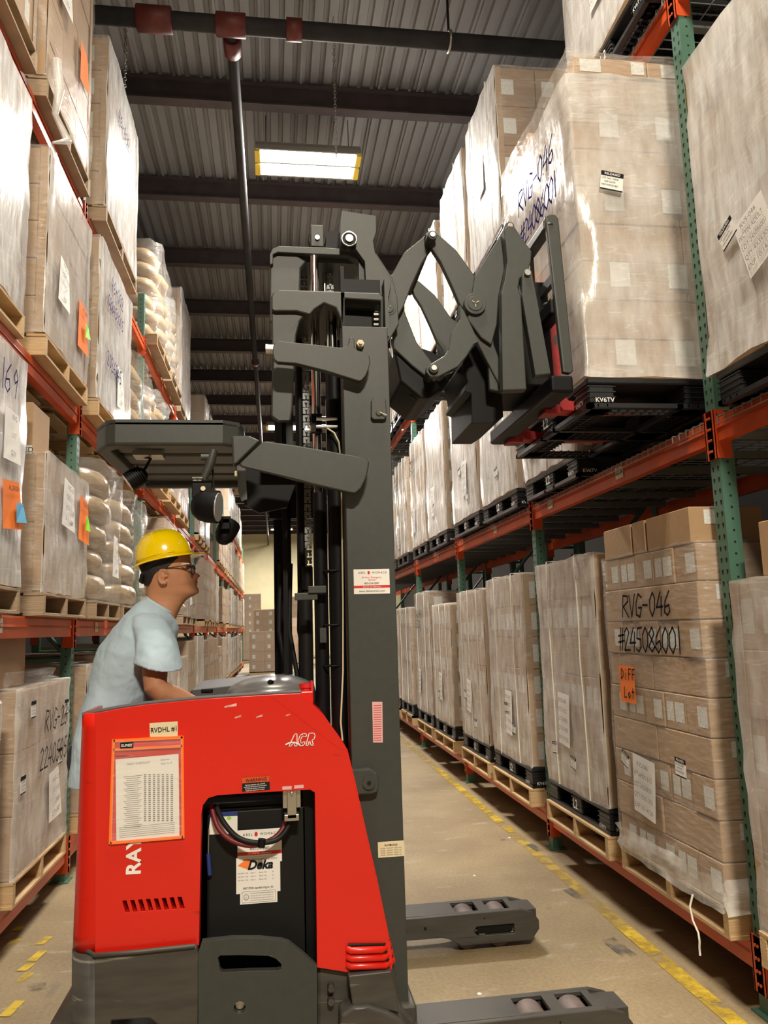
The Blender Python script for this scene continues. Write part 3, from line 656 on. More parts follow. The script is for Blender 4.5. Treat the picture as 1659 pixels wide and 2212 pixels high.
def sack_load(x, y0, z, sgn, W, D, H, label, lay=6, cols=2, seed=1, sheets=1, detail=True):
    rr = random.Random(seed); t = thing('sack_load', (x, y0, z), label, 'pallet load', None)
    if sgn < 0: t.scale = (-1, 1, 1)
    dz = H/lay
    for k in range(lay):
        for j in range(cols):
            part('sack', sack_mesh(D/2, W/cols+.01, dz*1.18, (k+j) % 3), t, (rr.uniform(-.02, .05), j*W/cols+rr.uniform(-.015, .015), k*dz-.004))
            if k == lay-1: part('sack', sack_mesh(D/2, W/cols+.01, dz*1.18, 1), t, (D/2, j*W/cols, k*dz))
    wrap_mb(-.03, D+.02, -.03, W+.03, .0, H+.05, .03, seed, nz=10, nh=7, rad=.12).build('stretch_wrap', 'clear', t, local=True)
    for q in range(sheets): lsheet(t, W*.5, H*.35, .14, .32, ['LOT', '20408', 'QTY', 'EXP'], tilt=rr.uniform(-.2, .2), dx=-.03)
    return t
# ------------------------------------------------------------------ right rack, bottom level
FX = 1.86; z0 = RZ[0]
def R(i, slot): return RP[i]+(.07 if slot == 0 else 1.22)
Wd = 1.02
# load written RVG-046
wood_pallet(FX, 3.26, z0, 1, 1.04, 1.1, 'wooden pallet under the brown cartons marked RVG-046 on bottom right beam')
t = thing('carton_load', (FX, 3.27, z0+.135), 'brown carton stack marked RVG-046 with an orange DIFF Lot card', 'pallet load')
rr = random.Random(5); zz = 0; W_, D_ = 1.0, 1.08
for k in range(9):
    hz = .17; small = k % 2 == 0; cols = 5 if small else (1 if k == 7 else 2)
    for j in range(cols):
        dy = W_/cols
        m = carton_mesh(.36 if small else .4, dy-.004, hz-.004, ('xw' if small and j % 2 else 'x' if small else '')+('Z' if not small and j == 0 else ''))
        part('carton', m, t, (rr.uniform(-.005, .005), j*dy+.002, k*hz))
    for q in range(2): part('carton', carton_mesh(.33, .48, hz-.004, '' if small else 'Z'), t, (.42+q*.34, .005, k*hz))
for (yy, w_, s_) in ((.03, .42, 'x'), (.47, .14, ''), (.63, .34, '')):
    if w_: part('carton', carton_mesh(.36, w_, .165, 'Z' if yy < .1 else ''), t, (.0, yy, 1.53))
wrap_mb(-.012, D_, -.014, W_+.012, -.01, 1.54, .006, 3, nh=12).build('stretch_wrap', 'clear', t, local=True)
m = MB(); wrap_mb(-.02, D_, -.02, W_+.02, -.03, .10, .012, 8, nz=4, nh=12, top=False).build('film_band', 'haze', t, local=True)
U_ = (0, -1, 0)
m = MB(); write(m, 'RVG-046', (-.004, .76, 1.21), U_, ZA, .115, .011, .012, adv=.66); write(m, '#245086001', (-.004, .84, 1.035), U_, ZA, .12, .011, .012, adv=.58, seed=4); m.build('marker_writing', 'ink', t, local=True)
m = MB(); m.quad((-.016, .76, .86), U_, ZA, .18, .19, .002); write(m, 'DiFF', (-.018, .825, .885), U_, ZA, .055, .007, .003, 1); write(m, 'Lot', (-.018, .80, .79), U_, ZA, .055, .007, .003, 1); m.build('orange_card', ['neon', 'ink'], t, local=True)
add_sheet(t, (-.018, .64, .36), U_, ZA, .24, .29, ['RVS-046', 'VITAMIN B12', 'LOT-245086001', 'QTY-70X6,000', 'EXP 10/14/26'], tilt=-.08)
add_released(t, (-.02, .83, .47), U_, ZA, .085, -.35); add_released(t, (-.02, .24, .52), U_, ZA, .1, -.05)
m = MB(); m.quad((-.0, .42, 1.64), U_, ZA, .04, .1, .004); text_mb(m, 'SAMPLED', (-.0, .42, 1.64), ZA, Vector((0, 1, 0)), .02, .006, 1); 
m = MB(); m.tube([(-.03, .22, -.02), (-.045, .225, -.07), (-.05, .20, -.12), (-.045, .17, -.16), (-.05, .155, -.19), (-.045, .17, -.22), (-.05, .16, -.25)], .005, 5); m.build('loose_film_tail', 'strap', t, local=True)
def rload(i, slot, lev, H, label, plab, film_='haze', straps=3, **k):
    y0 = R(i, slot); z = RZ[lev]+(.007 if lev else 0)
    if lev == 0:
        wood_pallet(FX-.02, y0, z, 1, Wd, 1.1, f'wooden pallet under {plab}', flat=i > 3); z += .131
    plastic_pallet(FX, y0+.005, z, 1, Wd-.01, 1.08, f'black plastic pallet under {plab}', text=i < 4); z += .147
    return load(FX+.005, y0+.01, z, 1, Wd-.03, 1.05, H, label, film_=film_, straps=straps, **k)
rload(1, 1, 0, 1.44, 'tall grey-wrapped load next to the RVG-046 cartons', 'the tall grey load beside the RVG-046 cartons', straps=2, lay=6, cols=4, sheet=[(.58, .3, .2, .33, DOC, -.06)], rel=2, seed=11)
rload(2, 0, 0, 1.42, 'tall grey-wrapped load just past the second right upright, two pale straps', 'the load just past the second right upright, bottom level', straps=2, lay=6, cols=4, sheet=[(.45, .25, .18, .34, DOC, -.04)], rel=2, seed=12)
rload(2, 1, 0, 1.36, 'pale strapped load with large side labels, third along bottom right', 'the third strapped load along the bottom right', lay=6, cols=3, sheet=[(.6, .28, .17, .3, DOC, -.1)], rel=2, seed=13, straps=3)
rload(3, 0, 0, 1.27, 'shorter strapped load, fourth along bottom right', 'the fourth strapped load along the bottom right', lay=5, cols=3, sheet=[(.55, .3, .17, .3, DOC, -.02)], rel=1, seed=14, straps=3)
rload(3, 1, 0, 1.46, 'taller brownish load with marker writing, fifth along bottom right', 'the fifth load along the bottom right', film_='haze', lay=6, cols=3, tone='carton2', sheet=[(.7, .25, .17, .3, DOC, 0)], rel=0, seed=15, straps=2)
rload(4, 0, 0, 1.3, 'brown load, sixth along bottom right beyond the mast edge', 'the sixth load along the bottom right', tone='carton2', seed=16, straps=2, detail=False)
rload(4, 1, 0, 1.3, 'load with stacked side labels, seventh along bottom right', 'the seventh load along the bottom right', seed=17, straps=2, detail=False)
for i, n_ in ((5, 'eighth'), (6, 'tenth')):
    for s in (0, 1): rload(i, s, 0, 1.3, f'wrapped load {["", "after the "][s]}{n_} along bottom right, behind the mast', f'the {["", "load after the "][s]}{n_} load along bottom right', seed=20+i*2+s, straps=1, detail=False)
# nearest bay, bottom: load cut by the frame edge
wood_pallet(FX-.02, 1.98, z0, 1, 1.04, 1.1, 'wooden pallet under the nearest bottom right load at the frame edge')
load(FX, 2.0, z0+.135, 1, 1.02, 1.05, 1.33, 'grey-wrapped load nearest the camera on the bottom right beam', lay=5, cols=3, seed=31, straps=0, film_='haze')
o = tag(part('carton_box', carton_mesh(.34, .4, .22, 'Z'), None, (FX+.1, 2.55, z0+1.49)), 'loose brown carton on top of the nearest bottom right load', 'box')
# middle level
plastic_pallet(FX+.02, 1.98, RZ[1]+.007, 1, 1.04, 1.08, 'black plastic pallet under the nearest middle level load at right edge')
load(FX+.03, 2.0, RZ[1]+.155, 1, 1.05, 1.05, 1.45, 'tall white-wrapped load at the right edge, nearest on the middle level', lay=5, cols=3, rows=3, film_='white', straps=0, rel=0, seed=32, amp=.01, flare=.02, cf=False)
t = bpy.data.objects[[o.name for o in bpy.data.objects if o.get('label') == 'tall white-wrapped load at the right edge, nearest on the middle level'][0]]
add_released(t, (-.03, .80, .52), U_, ZA, .11, .4); add_sheet(t, (-.035, .62, .42), U_, ZA, .2, .26, DOC, tilt=.3)
y0 = 4.56
plastic_pallet(FX, y0, RZ[1]+.007, 1, 1.02, 1.08, 'black plastic pallet on the middle right beam, behind the raised forks')
load(FX+.005, y0+.01, RZ[1]+.154, 1, 1.0, 1.05, 1.4, 'white strapped load behind the raised forks on the middle right level', lay=6, film_='white', straps=3, seed=33, rel=1)
rload(2, 0, 1, 1.4, 'white strapped load with document sheet, middle right level below the scissor arms', 'the white load below the scissor arms', film_='white', lay=6, sheet=[(.55, .5, .19, .36, DOC, .03)], rel=2, seed=34)
rload(2, 1, 1, 1.4, 'tall white strapped load with brown side, middle right level left of the scissor base', 'the tall white load with the brown side, middle right', film_='white', lay=6, sheet=[(.42, .27, .19, .34, DOC, 0)], rel=2, seed=35)
rload(3, 0, 1, 1.42, 'pale strapped load with side labels, fourth on the middle right level', 'the fourth load on middle right level', film_='white', lay=6, sheet=[(.62, .28, .19, .34, DOC, 0)], rel=1, seed=36)
rload(3, 1, 1, 1.4, 'greyer strapped load with marker writing, fifth on middle right level', 'the fifth load on middle right level', film_='haze', lay=6, sheet=[(.75, .25, .19, .32, DOC, 0)], seed=37)
rload(4, 0, 1, 1.35, 'grey strapped load with marker writing next to the mast edge, middle right', 'the middle right load next to the mast edge', film_='haze', lay=6, sheet=[(.7, .2, .19, .32, DOC, 0)], seed=38)
rload(4, 1, 1, 1.3, 'load half hidden by the mast edge on the middle right level', 'the half hidden middle right load', seed=39, detail=False)
for s in (0, 1): rload(5, s, 1, 1.3, f'wrapped load behind the mast on middle right level, {["nearer", "farther"][s]} of two', f'the {["nearer", "farther"][s]} middle right load behind the mast', seed=41+s, straps=1, detail=False)
def marker(lbl, lines, yz, h=.1):
    t = [o for o in bpy.data.objects if o.get('label') == lbl][0]; m = MB()
    for s, (yy, zz) in zip(lines, yz): write(m, s, (-.028, yy, zz), U_, ZA, h, .009, .002, adv=.7)
    m.build('marker_writing', 'ink', t, local=True)
marker('greyer strapped load with marker writing, fifth on middle right level', ['46-04', '35326'], [(.9, 1.12), (.9, .98)])
marker('grey strapped load with marker writing next to the mast edge, middle right', ['46-04', '35326'], [(.9, 1.12), (.9, .98)])
marker('taller brownish load with marker writing, fifth along bottom right', ['046-04', '35326'], [(.85, 1.16), (.85, 1.03)])
# top level
rload(1, 0, 2, 1.4, 'tall white load at top edge of the photo with black pallet, top right level', 'the top right level load at the photo edge', film_='white', lay=6, seed=51, straps=0, sheet=[(.5, .3, .2, .3, DOC, 0)])
rload(2, 0, 2, 1.42, 'bright white load with dark carton side, top right level beside the raised load', 'the bright white load on the top right level', film_='white', lay=4, tone='carton2', seed=52, straps=2, sheet=[(.5, .5, .22, .34, DOC, 0)], labs='wy')
rload(2, 1, 2, 1.42, 'bright white load third on the top right level, behind the scissor joint', 'the third load on the top right level', film_='white', lay=5, seed=53, straps=2, sheet=[(.5, .2, .22, .3, DOC, 0)])
rload(3, 0, 2, 1.4, 'bright white load fourth on the top right level', 'the fourth load on top right level', film_='white', lay=5, seed=54, straps=2)
rload(3, 1, 2, 1.3, 'brown-tinged load fifth on the top right level', 'the fifth load on the top right level', film_='haze', lay=5, tone='carton', seed=55, straps=2)
rload(4, 0, 2, 1.3, 'white load sixth on the top right level', 'the sixth load on the top right level', film_='white', lay=5, seed=56, straps=2, detail=False)
rload(4, 1, 2, 1.2, 'wrapped load seventh on the top right level', 'the seventh load on the top right level', film_='haze', lay=5, seed=57, straps=2, detail=False)
# raised load on the forks
LXc, LYc, LZc = 1.47, 3.37, 2.58
plastic_pallet(LXc-.02, LYc, LZc, 1, 1.12, 1.1, 'black plastic pallet raised on the red forks')
t = load(LXc, LYc+.02, LZc+.147, 1, 1.08, 1.06, 1.56, 'tall wrapped carton load raised on the forks of the reach truck', lay=8, cols=3, rows=2, film_='haze', straps=0, seed=61, tone='carton', labs='', amp=.012, corner=False, flare=.03, cf=False)
for k in (0, 2, 4, 6):   # paired labels on the camera side, as packed
    for fx in (.18, .46, .86):
        MB().quad((1.06*fx, -.006, 1.56/8*(k+.5)+.03), XA, ZA, .1, .125, 0).build('shipping_label', 'label', t, local=True)
MB().cbox(.03, .42, 0, .4, 1.575, 1.67, .004).build('carton', 'carton', t, local=True); MB().cbox(.425, .8, 0, .4, 1.575, 1.665, .004).build('carton', 'carton', t, local=True)
MB().cbox(.0, .3, .62, 1.05, 1.575, 1.67, .004).build('carton', 'carton', t, local=True)
MB().quad((.12, -.002, 1.625), XA, ZA, .11, .07, 0).quad((.37, -.002, 1.625), XA, ZA, .07, .07, 0).quad((.55, -.002, 1.62), XA, ZA, .11, .07, 0).build('shipping_label', 'label', t, local=True)
wrap_mb(-.018, 1.08, -.02, 1.1, 1.3, 1.685, .016, 77, nz=5, nh=10).build('film_band', 'clear', t, local=True)
add_released(t, (.17, -.028, .98), XA, ZA, .115, -.15)
m = MB(); write(m, 'RVG-046', (-.042, .72, 1.20), U_, ZA, .135, .013, .004, adv=.62); write(m, '#24086001', (-.042, .72, 1.0), U_, ZA, .13, .013, .004, adv=.52)
m.build('marker_writing', 'blue_ink', t, local=True)
MB().quad((-.04, .62, .62), U_, ZA, .22, .3, .003).build('orange_card', 'neon', t, local=True)
# rear row seen through the gaps; its dark loads are added to block light
for i in (1, 2, 3, 4):
    for s in (0, 1):
        load(XR+1.42, R(i, s), .142, 1, 1.0, .9, 1.35, f'added light-blocking brown load in the rear row behind bottom right bay {ORD[i-1]}, {["nearer", "farther"][s]} half', lay=4, cols=2, rows=1, film_=None, cf=False, seed=80+i, tone='carton2', detail=False, board=False, labs='')
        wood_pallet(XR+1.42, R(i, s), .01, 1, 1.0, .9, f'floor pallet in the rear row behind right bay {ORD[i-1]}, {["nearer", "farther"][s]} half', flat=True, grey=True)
        bpy.data.objects  # noqa
# ------------------------------------------------------------------ left rack
FL = -1.33
def lload(y0, lev, W, H, label, plab, film_='clear', kind='c', dxp=0, **k):
    z = LZ[lev]; x = FL+dxp
    far = y0 > 13
    wood_pallet(x+.015, y0-.01, z+.001, -1, W+.02, 1.1, 'wooden pallet under '+' '.join(plab.split()[:13]), flat=far, grey=lev % 2 == 1 and not far)
    if kind == 's': return sack_load(x, y0, z+.133, -1, W, 1.05, H, label, **k)
    return load(x, y0, z+.133, -1, W, 1.05, H, label, film_=film_, **k)
t = lload(4.42, 0, 1.02, .94, 'wrapped brown load marked RVG-239 on the bottom left beam', 'the load marked RVG-239', film_='haze', lay=3, cols=2, rows=2, seed=101, labs='', corner=False)
UL = Vector((0, 1, 0))   # reading direction on the left rack; mirrored roots flip x, so sheets are built in mirrored space
def left_write(t, strokes, mat_='ink'):
    m = MB()
    for s, yy, zz, h in strokes: write(m, s, (-.026, yy, zz), UL, ZA, h, .010, -.003, adv=.7)
    m.build('marker_writing', mat_, t, local=True)
left_write(t, [('RVG-239', .42, .68, .12), ('22405050', .34, .48, .12)])
def lsheet(t, y, z, w, h, lines, mats=('paper', 'grey_ink'), tilt=0, name='document_sheet', dx=0):
    m = MB(); q = Matrix.Rotation(tilt, 3, 'X'); u = q @ UL; v = q @ ZA
    o = Vector((-.026+dx, y, z)); n = Vector((-1, 0, 0))
    m.add([o-u*w/2-v*h/2, o+u*w/2-v*h/2+n*.02, o+u*w/2+v*h/2, o-u*w/2+v*h/2], [(0, 1, 2, 3)], 0)
    for i, s in enumerate(lines): text_mb(m, s, o+v*h*(.34-.68*i/max(1, len(lines)-1)), u, v, h*.1, -.014, 1, wmax=w*.8)
    m.build(name, list(mats), t, local=True)
def lrel(t, y, z, w=.09, tilt=0):
    m = MB(); q = Matrix.Rotation(tilt, 3, 'X'); u = q @ UL; v = q @ ZA; o = Vector((-.024, y, z)); h = w
    m.quad(o, u, v, w, h, -.001, 0); m.quad(o+v*h*.4, u, v, w, h*.22, -.003, 1); m.quad(o-v*h*.46, u, v, w, h*.07, -.003, 1)
    for k in range(3): text_mb(m, 'LOT 22405', o+v*h*(.15-.2*k), u, v, h*.1, -.003, 1, wmax=w*.7)
    m.build('status_label', ['paper', 'ink'], t, local=True)
lsheet(t, .66, .30, .2, .28, ['RVG-239', 'CARROT POWDER', 'LOT-22405050', 'QTY-1X20'], tilt=.1)
lrel(t, .2, .83); lrel(t, .06, .46); lrel(t, .9, .78); lrel(t, .78, .5)
wrap_mb(.05, .7, .08, .8, .93, 1.03, .05, 55, nz=3, nh=7).build('loose_film', 'clear', t, local=True)
MB().cbox(0, .4, 0, .45, 0, .3, .004).build('carton', 'carton2', None)
o = bpy.data.objects['carton']; 
for o in [o for o in bpy.data.objects if o.parent is None and o.name.startswith('carton') and 'label' not in o]: o.name = 'carton_box'; tag(o, 'open brown carton on top of the load marked RVG-239', 'box'); o.location = (FL-.5, 4.42, LZ[0]+1.085)
t = lload(3.15, 0, 1.0, .9, 'wrapped load nearest the camera on bottom left beam, mostly out of frame', 'the nearest bottom left load', film_='haze', lay=3, cols=2, rows=2, seed=102)
for k, (yy, hh) in enumerate(((5.95, 1.0), (7.2, 1.05))): lload(yy, 0, 1.05, hh, f'wrapped carton load on the bottom left level behind the driver, {["nearer", "farther"][k]} of two', f'the {["nearer", "farther"][k]} bottom left load behind the driver', film_='haze', lay=4, cols=3, rows=2, seed=103+k)
# second level
t = lload(3.2, 1, 1.08, 1.18, 'grey-wrapped load marked 169 with an orange allergen card at left edge', 'the load marked 169', film_='white', lay=4, cols=3, rows=2, seed=111, labs='', dxp=.02)
left_write(t, [('169', .62, .94, .15)], 'blue_ink'); lsheet(t, .82, .74, .2, .26, ['RVG', 'LOT', 'QTY'])
lsheet(t, .86, .4, .24, .24, ['ALLERGEN'], ('neon', 'ink'), .1, 'orange_card'); lsheet(t, .93, .37, .1, .1, ['HS'], ('blue_card', 'ink'), .1, 'blue_card', -.02)
t = lload(4.68, 1, 1.0, .8, 'wrapped two-layer carton load with allergen card on the second left level', 'the two-layer carton load, second left level', film_='haze', lay=2, cols=1, rows=2, seed=112, labs='Z', dxp=.03, corner=True)
lsheet(t, .42, .56, .24, .3, ['ING-207', 'COCONUT OIL', 'LOT-92725108', '64 X 16000'], tilt=-.12); lsheet(t, .82, .52, .22, .3, ['ALLERGEN'], ('neon', 'ink'), -.12, 'orange_card'); lsheet(t, .84, .5, .06, .1, ['OK'], ('green_dot', 'ink'), -.12, 'green_sticker', -.02)
o = tag(part('carton_box', carton_mesh(.42, .34, .3, 'Z'), None, (FL-.48, 4.72, LZ[1]+.95)), 'brown carton with SAMPLED label on the two-layer load, second left level', 'box')
m = MB(); m.quad((FL-.14, 4.717, LZ[1]+.965), XA, ZA, .16, .05, 0); text_mb(m, 'SAMPLED', (FL-.14, 4.717, LZ[1]+.965), XA, ZA, .03, .002, 1); m.build('sampled_label', ['paper', 'ink'], o)
bpy.data.objects[o.name]
for ch in o.children: ch.matrix_parent_inverse = Matrix.Translation((-(FL-.48), -4.72, -(LZ[1]+.95)))
SK = [(5.9, 1, .88, 1.0, 5), (6.95, 1, 1.15, .95, 5), (7.36, 2, 1.0, .85, 4), (8.65, 2, 1.1, .9, 5), (8.65, 3, 1.2, 1.05, 6), (9.95, 3, 1.1, .95, 6), (8.6, 1, 1.1, .8, 5), (11.4, 1, 1.1, .9, 5), (9.95, 2, 1.1, .7, 4)]
names = {(5.9, 1): 'sack stack in clear film beside the two-layer cartons, second left level', (6.95, 1): 'sack stack in clear film just behind the driver helmet, second left level', (7.36, 2): 'sack stack above the overhead guard, third left level', (8.65, 2): 'lower sack stack above the overhead guard, past the green post on third left level',
 (8.65, 3): 'tall sack stack on the top left level against the roof', (9.95, 3): 'second sack stack on the top left level, by the brown crate', (8.6, 1): 'sack stack in front of the driver face, second left level', (11.4, 1): 'far sack stack beyond the driver, second left level', (9.95, 2): 'far low sack stack on the third left level'}
for k, (yy, lv, W_, H_, ly_) in enumerate(SK): lload(yy, lv, W_, H_, names[(yy, lv)], 'the '+names[(yy, lv)].replace(' in clear film', ''), kind='s', seed=120+k, lay=ly_, cols=1 if k < 3 else 2, sheets=1 if lv == 1 else 0, dxp=.05)
# third level
t = lload(3.2, 2, 1.15, 1.28, 'glaring white-wrapped load at left edge on the third left level', 'the glaring white load at left edge', film_='white', lay=5, cols=3, rows=2, seed=131, dxp=-.03)
t = lload(4.62, 2, 1.04, 1.18, 'five-layer brown carton load with white labels, third left level', 'the five-layer brown carton load, third left level', film_='haze', lay=5, cols=2, rows=2, seed=132, labs='Z', dxp=.01)
lsheet(t, .3, .44, .2, .3, ['ING-207', 'COCONUT', 'LOT', '64X'], tilt=-.1); lsheet(t, .8, .35, .22, .34, ['ALLER'], ('neon', 'ink'), -.05, 'orange_card'); lsheet(t, .84, .34, .07, .1, ['OK'], ('green_dot', 'ink'), 0, 'green_sticker', -.02)
t = lload(5.92, 2, 1.3, 1.28, 'white-wrapped load with blue handwriting, third left level past the upright', 'the white load with blue handwriting', film_='white', lay=5, cols=3, rows=2, seed=133, dxp=.03)
left_write(t, [('46-002', .3, 1.0, .12), ('1028459005', .15, .82, .1), ('2026845', .2, .34, .12)], 'blue_ink'); lsheet(t, .75, .3, .22, .34, ['RVG', 'LOT', 'QTY', 'EXP'])
# top level
t = lload(3.2, 3, 1.1, 1.2, 'wrapped load in the top left corner of the photo on the top level', 'the load in the top left corner', film_='clear', lay=4, cols=2, rows=2, seed=141)
t = lload(4.5, 3, 1.1, 1.5, 'tall brown carton load with loose film, top left level', 'the tall brown carton load, top left level', film_='clear', lay=5, cols=3, rows=2, seed=142, labs='Z', amp=.015)
lsheet(t, .3, .85, .22, .3, ['RVG', 'LOT', 'QTY']); lsheet(t, .8, .68, .18, .3, [], ('neon', 'ink'), 0, 'orange_card')
MB().tube([(-.03, .12, .2), (-.06, .1, .0), (-.03, .13, -.15), (-.09, .2, -.28), (-.03, .1, -.36)], [.035, .03, .02, .03, .008], 6).build('loose_film', 'haze', t, local=True)
t = lload(5.95, 3, 1.35, 1.45, 'glaring white load against the roof, top left level past the upright', 'the glaring white load on the top left level', film_='white', lay=5, cols=3, rows=2, seed=143, dxp=.05)
left_write(t, [('46-002', .3, .95, .12)], 'blue_ink')
t = lload(11.35, 3, 1.3, 1.75, 'brown crate-like load standing tall on the top left level', 'the brown crate-like load on top left level', film_='haze', lay=4, cols=2, rows=2, seed=144, tone='carton2')
# farther left bays: generic loads
kinds = ['hazy wrapped cartons', 'brown cartons', 'white wrapped cartons']
for i in range(3, 13):
    for lv in range(4):
        for s in (0, 1):
            yy = LP[i]+.12+s*1.32
            if any(abs(yy-a) < 1.0 and lv == b for a, b, *_ in SK) or (lv == 3 and i <= 4 and yy < 12.7): continue
            rr = random.Random(i*31+lv*7+s)
            if rr.random() < .12 or (lv == 3 and rr.random() < .25): continue
            fk = rr.choice(['haze', 'clear', 'white', 'clear']); H_ = rr.uniform(.85, 1.2) if lv else rr.uniform(.8, 1.15)
            if lv == 3: H_ += .25
            lb = f'{ORD[i]} bay {["near", "far"][s]} slot on {LV[lv]} level of left rack'
            lload(yy, lv, 1.15, H_, f'{ {"haze": "hazy wrapped", "clear": "brown film-wrapped", "white": "white wrapped"}[fk] } load in {lb}', f'load in {lb}', film_=fk, lay=4, cols=2, rows=1, seed=i*50+lv*9+s, detail=False, board=False, tone='carton2' if rr.random() < .4 else 'carton', labs='wy')
# rear row of the left rack, dim, so the gaps are not empty
for i in (1, 2):
    for lv in (1, 2):
        for s in (0, 1):
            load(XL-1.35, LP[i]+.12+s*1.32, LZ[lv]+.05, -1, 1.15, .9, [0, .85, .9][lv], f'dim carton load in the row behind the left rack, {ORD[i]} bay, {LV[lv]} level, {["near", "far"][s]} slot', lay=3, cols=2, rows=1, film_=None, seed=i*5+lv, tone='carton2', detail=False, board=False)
    
# far end: stacks standing in the aisle
def stack(x, y, W, H, label, n=4, film_='clear', pal=True, seed=1):
    if pal: wood_pallet(x, y, 0, 1, W, W, 'floor pallet under '+label, flat=True)
    return load(x, y, .13 if pal else 0, 1, W, W, H, label, lay=n, cols=2, rows=2, film_=film_, seed=seed, detail=False, board=False, name='floor_stack')
stack(-.92, 29.5, 1.1, 1.45, 'wrapped floor stack with dark straps in the middle of the aisle', 4, seed=201)
stack(-.8, 31.5, 1.0, 2.3, 'taller carton stack just behind the aisle stack', 7, seed=202)
stack(-2.3, 42, 1.6, 3.4, 'high carton stack at left before the cream back wall', 8, seed=203)
stack(.35, 36, 1.3, 2.0, 'wrapped stack at right of the aisle before the back wall', 5, 'haze', seed=204)
stack(.5, 44, 1.6, 3.3, 'high wrapped stack farthest right before the back wall', 7, 'haze', seed=205)
stack(-1.2, 45, 1.4, 2.6, 'carton stack farthest back in the aisle', 6, seed=206)
# ================================================================== the reach truck
def PL(pts, Y): return [(p.x, p.z) for p in (onY(a, b, Y) for a, b in pts)]
def circ(cx, cz, r, n=20, a0=0): return [(cx+cos(a0+2*pi*i/n)*r, cz+sin(a0+2*pi*i/n)*r) for i in range(n)]
TR = thing('reach_truck', (-.1, 3.55, 0), 'red and dark grey stand-up reach truck lifting a load with its scissor forks', 'forklift')
Y0 = 3.0
# body side panel: an inverted U with rounded opening
outer = [(205, 1541), (260, 1531), (320, 1522), (420, 1512), (520, 1505), (600, 1500), (650, 1498), (700, 1545), (745, 1610), (756, 1640), (768, 1700), (788, 1790), (812, 1895), (836, 2010), (845, 2050),
         (848, 2085), (845, 2100), (760, 2102), (685, 2090), (683, 1900), (680, 1712), (670, 1706), (560, 1712), (470, 1718), (450, 1724), (438, 1740), (435, 1760), (432, 1900), (430, 2042), (300, 2052), (205, 2060)]
po = PL(outer, Y0)
vents = []
for k in range(8):
    x_ = 264+k*17; y_ = 1946-k*1.1
    vents.append(PL([(x_, y_), (x_+9, y_-1), (x_+16, y_+24), (x_+7, y_+25)], Y0))
MB().prism(po, 'y', Y0, .06, holes=vents).build('body_panel', 'red', TR, bevel=.008)
vx = PL([(262, 1940), (396, 1932), (400, 1972), (270, 1980)], Y0); MB().prism(vx, 'y', Y0+.075, .01).build('vent_backing', 'rubber', TR)
# rounded rear corner that wraps round to the operator side
rows = []
for k in range(15):
    f = k/14; py = 1541+(2060-1541)*f; a = onY(205, py, Y0); e = onY(178-26*f, py, Y0+.05); x1 = a.x; x2 = e.x; r = x1-x2; row = [(x1, Y0, a.z)]
    for j in range(1, 7): an = j/6*pi/2; row.append((x1-sin(an)*r, Y0+(1-cos(an))*r, a.z))
    row.append((x2, Y0+.32, a.z)); row.append((x2+.015, Y0+.32, a.z)); row.append((x2+.015, Y0+.06, a.z)); row.append((x1, Y0+.03, a.z)); rows.append(row)
n = len(rows[0]); m = MB().add([v for r_ in rows for v in r_], [(k*n+j, k*n+j+1, (k+1)*n+j+1, (k+1)*n+j) for k in range(14) for j in range(n-1)]+[tuple(range(n)), tuple(14*n+j for j in range(n))], 0, True)
m.build('corner_panel', 'red', TR, fix=True)
tp = [onY(a, b, Y0+.03) for a, b in ((178, 1545), (190, 1541), (205, 1538), (260, 1528), (320, 1519), (420, 1509), (520, 1502), (600, 1497), (650, 1495))]
MB().tube(tp, .009, 6).build('edge_trim', 'console', TR)
# slanted red shoulder facing the mast, ribs, bottom bellows
def strip(name, a, b, ya, yb, m, thick=.01):
    """sloping skin between outline a at depth ya and outline b at depth yb"""
    A_ = [onY(p, q, ya) for p, q in a]; B_ = [onY(p, q, yb) for p, q in b]; k = len(A_)
    mb = MB().add(A_+B_, [(i, i+1, k+i+1, k+i) for i in range(k-1)], 0, False); o = mb.build(name, m, TR)
    s = o.modifiers.new('s', 'SOLIDIFY'); s.thickness = thick; return o
strip('shoulder_panel', [(586, 1503), (650, 1551), (700, 1592), (735, 1616), (750, 1622)], [(651, 1491), (685, 1530), (718, 1570), (742, 1603), (751, 1620)], Y0-.001, Y0+.16, 'red')
strip('front_cover', [(650, 1498), (700, 1545), (751, 1620), (768, 1690), (790, 1790), (815, 1900), (838, 2010), (845, 2050)], [(640, 1490), (690, 1530), (742, 1606), (758, 1680), (778, 1780), (800, 1890), (820, 2000), (826, 2040)], Y0+.03, Y0+.35, 'red')
for k in range(3):
    y_ = 2052+k*17; e = 4*k
    a = onY(752, y_, Y0-.012); b = onY(842+e, y_-2, Y0-.012); r = .0125
    MB().tube([(a.x, Y0-.002, a.z), (a.x+.01, Y0-.012, a.z-.003), (b.x-.03, Y0-.012, b.z), (b.x, Y0+.02, b.z), (b.x+.005, Y0+.2, b.z)], r, 8).build('bellows_rib', 'red', TR)
    MB().tube([(a.x, Y0-.004, a.z+.014), (b.x-.02, Y0-.006, b.z+.014), (b.x+.002, Y0+.03, b.z+.014), (b.x+.004, Y0+.2, b.z+.014)], .005, 6).build('rib_seam', 'rubber', TR)
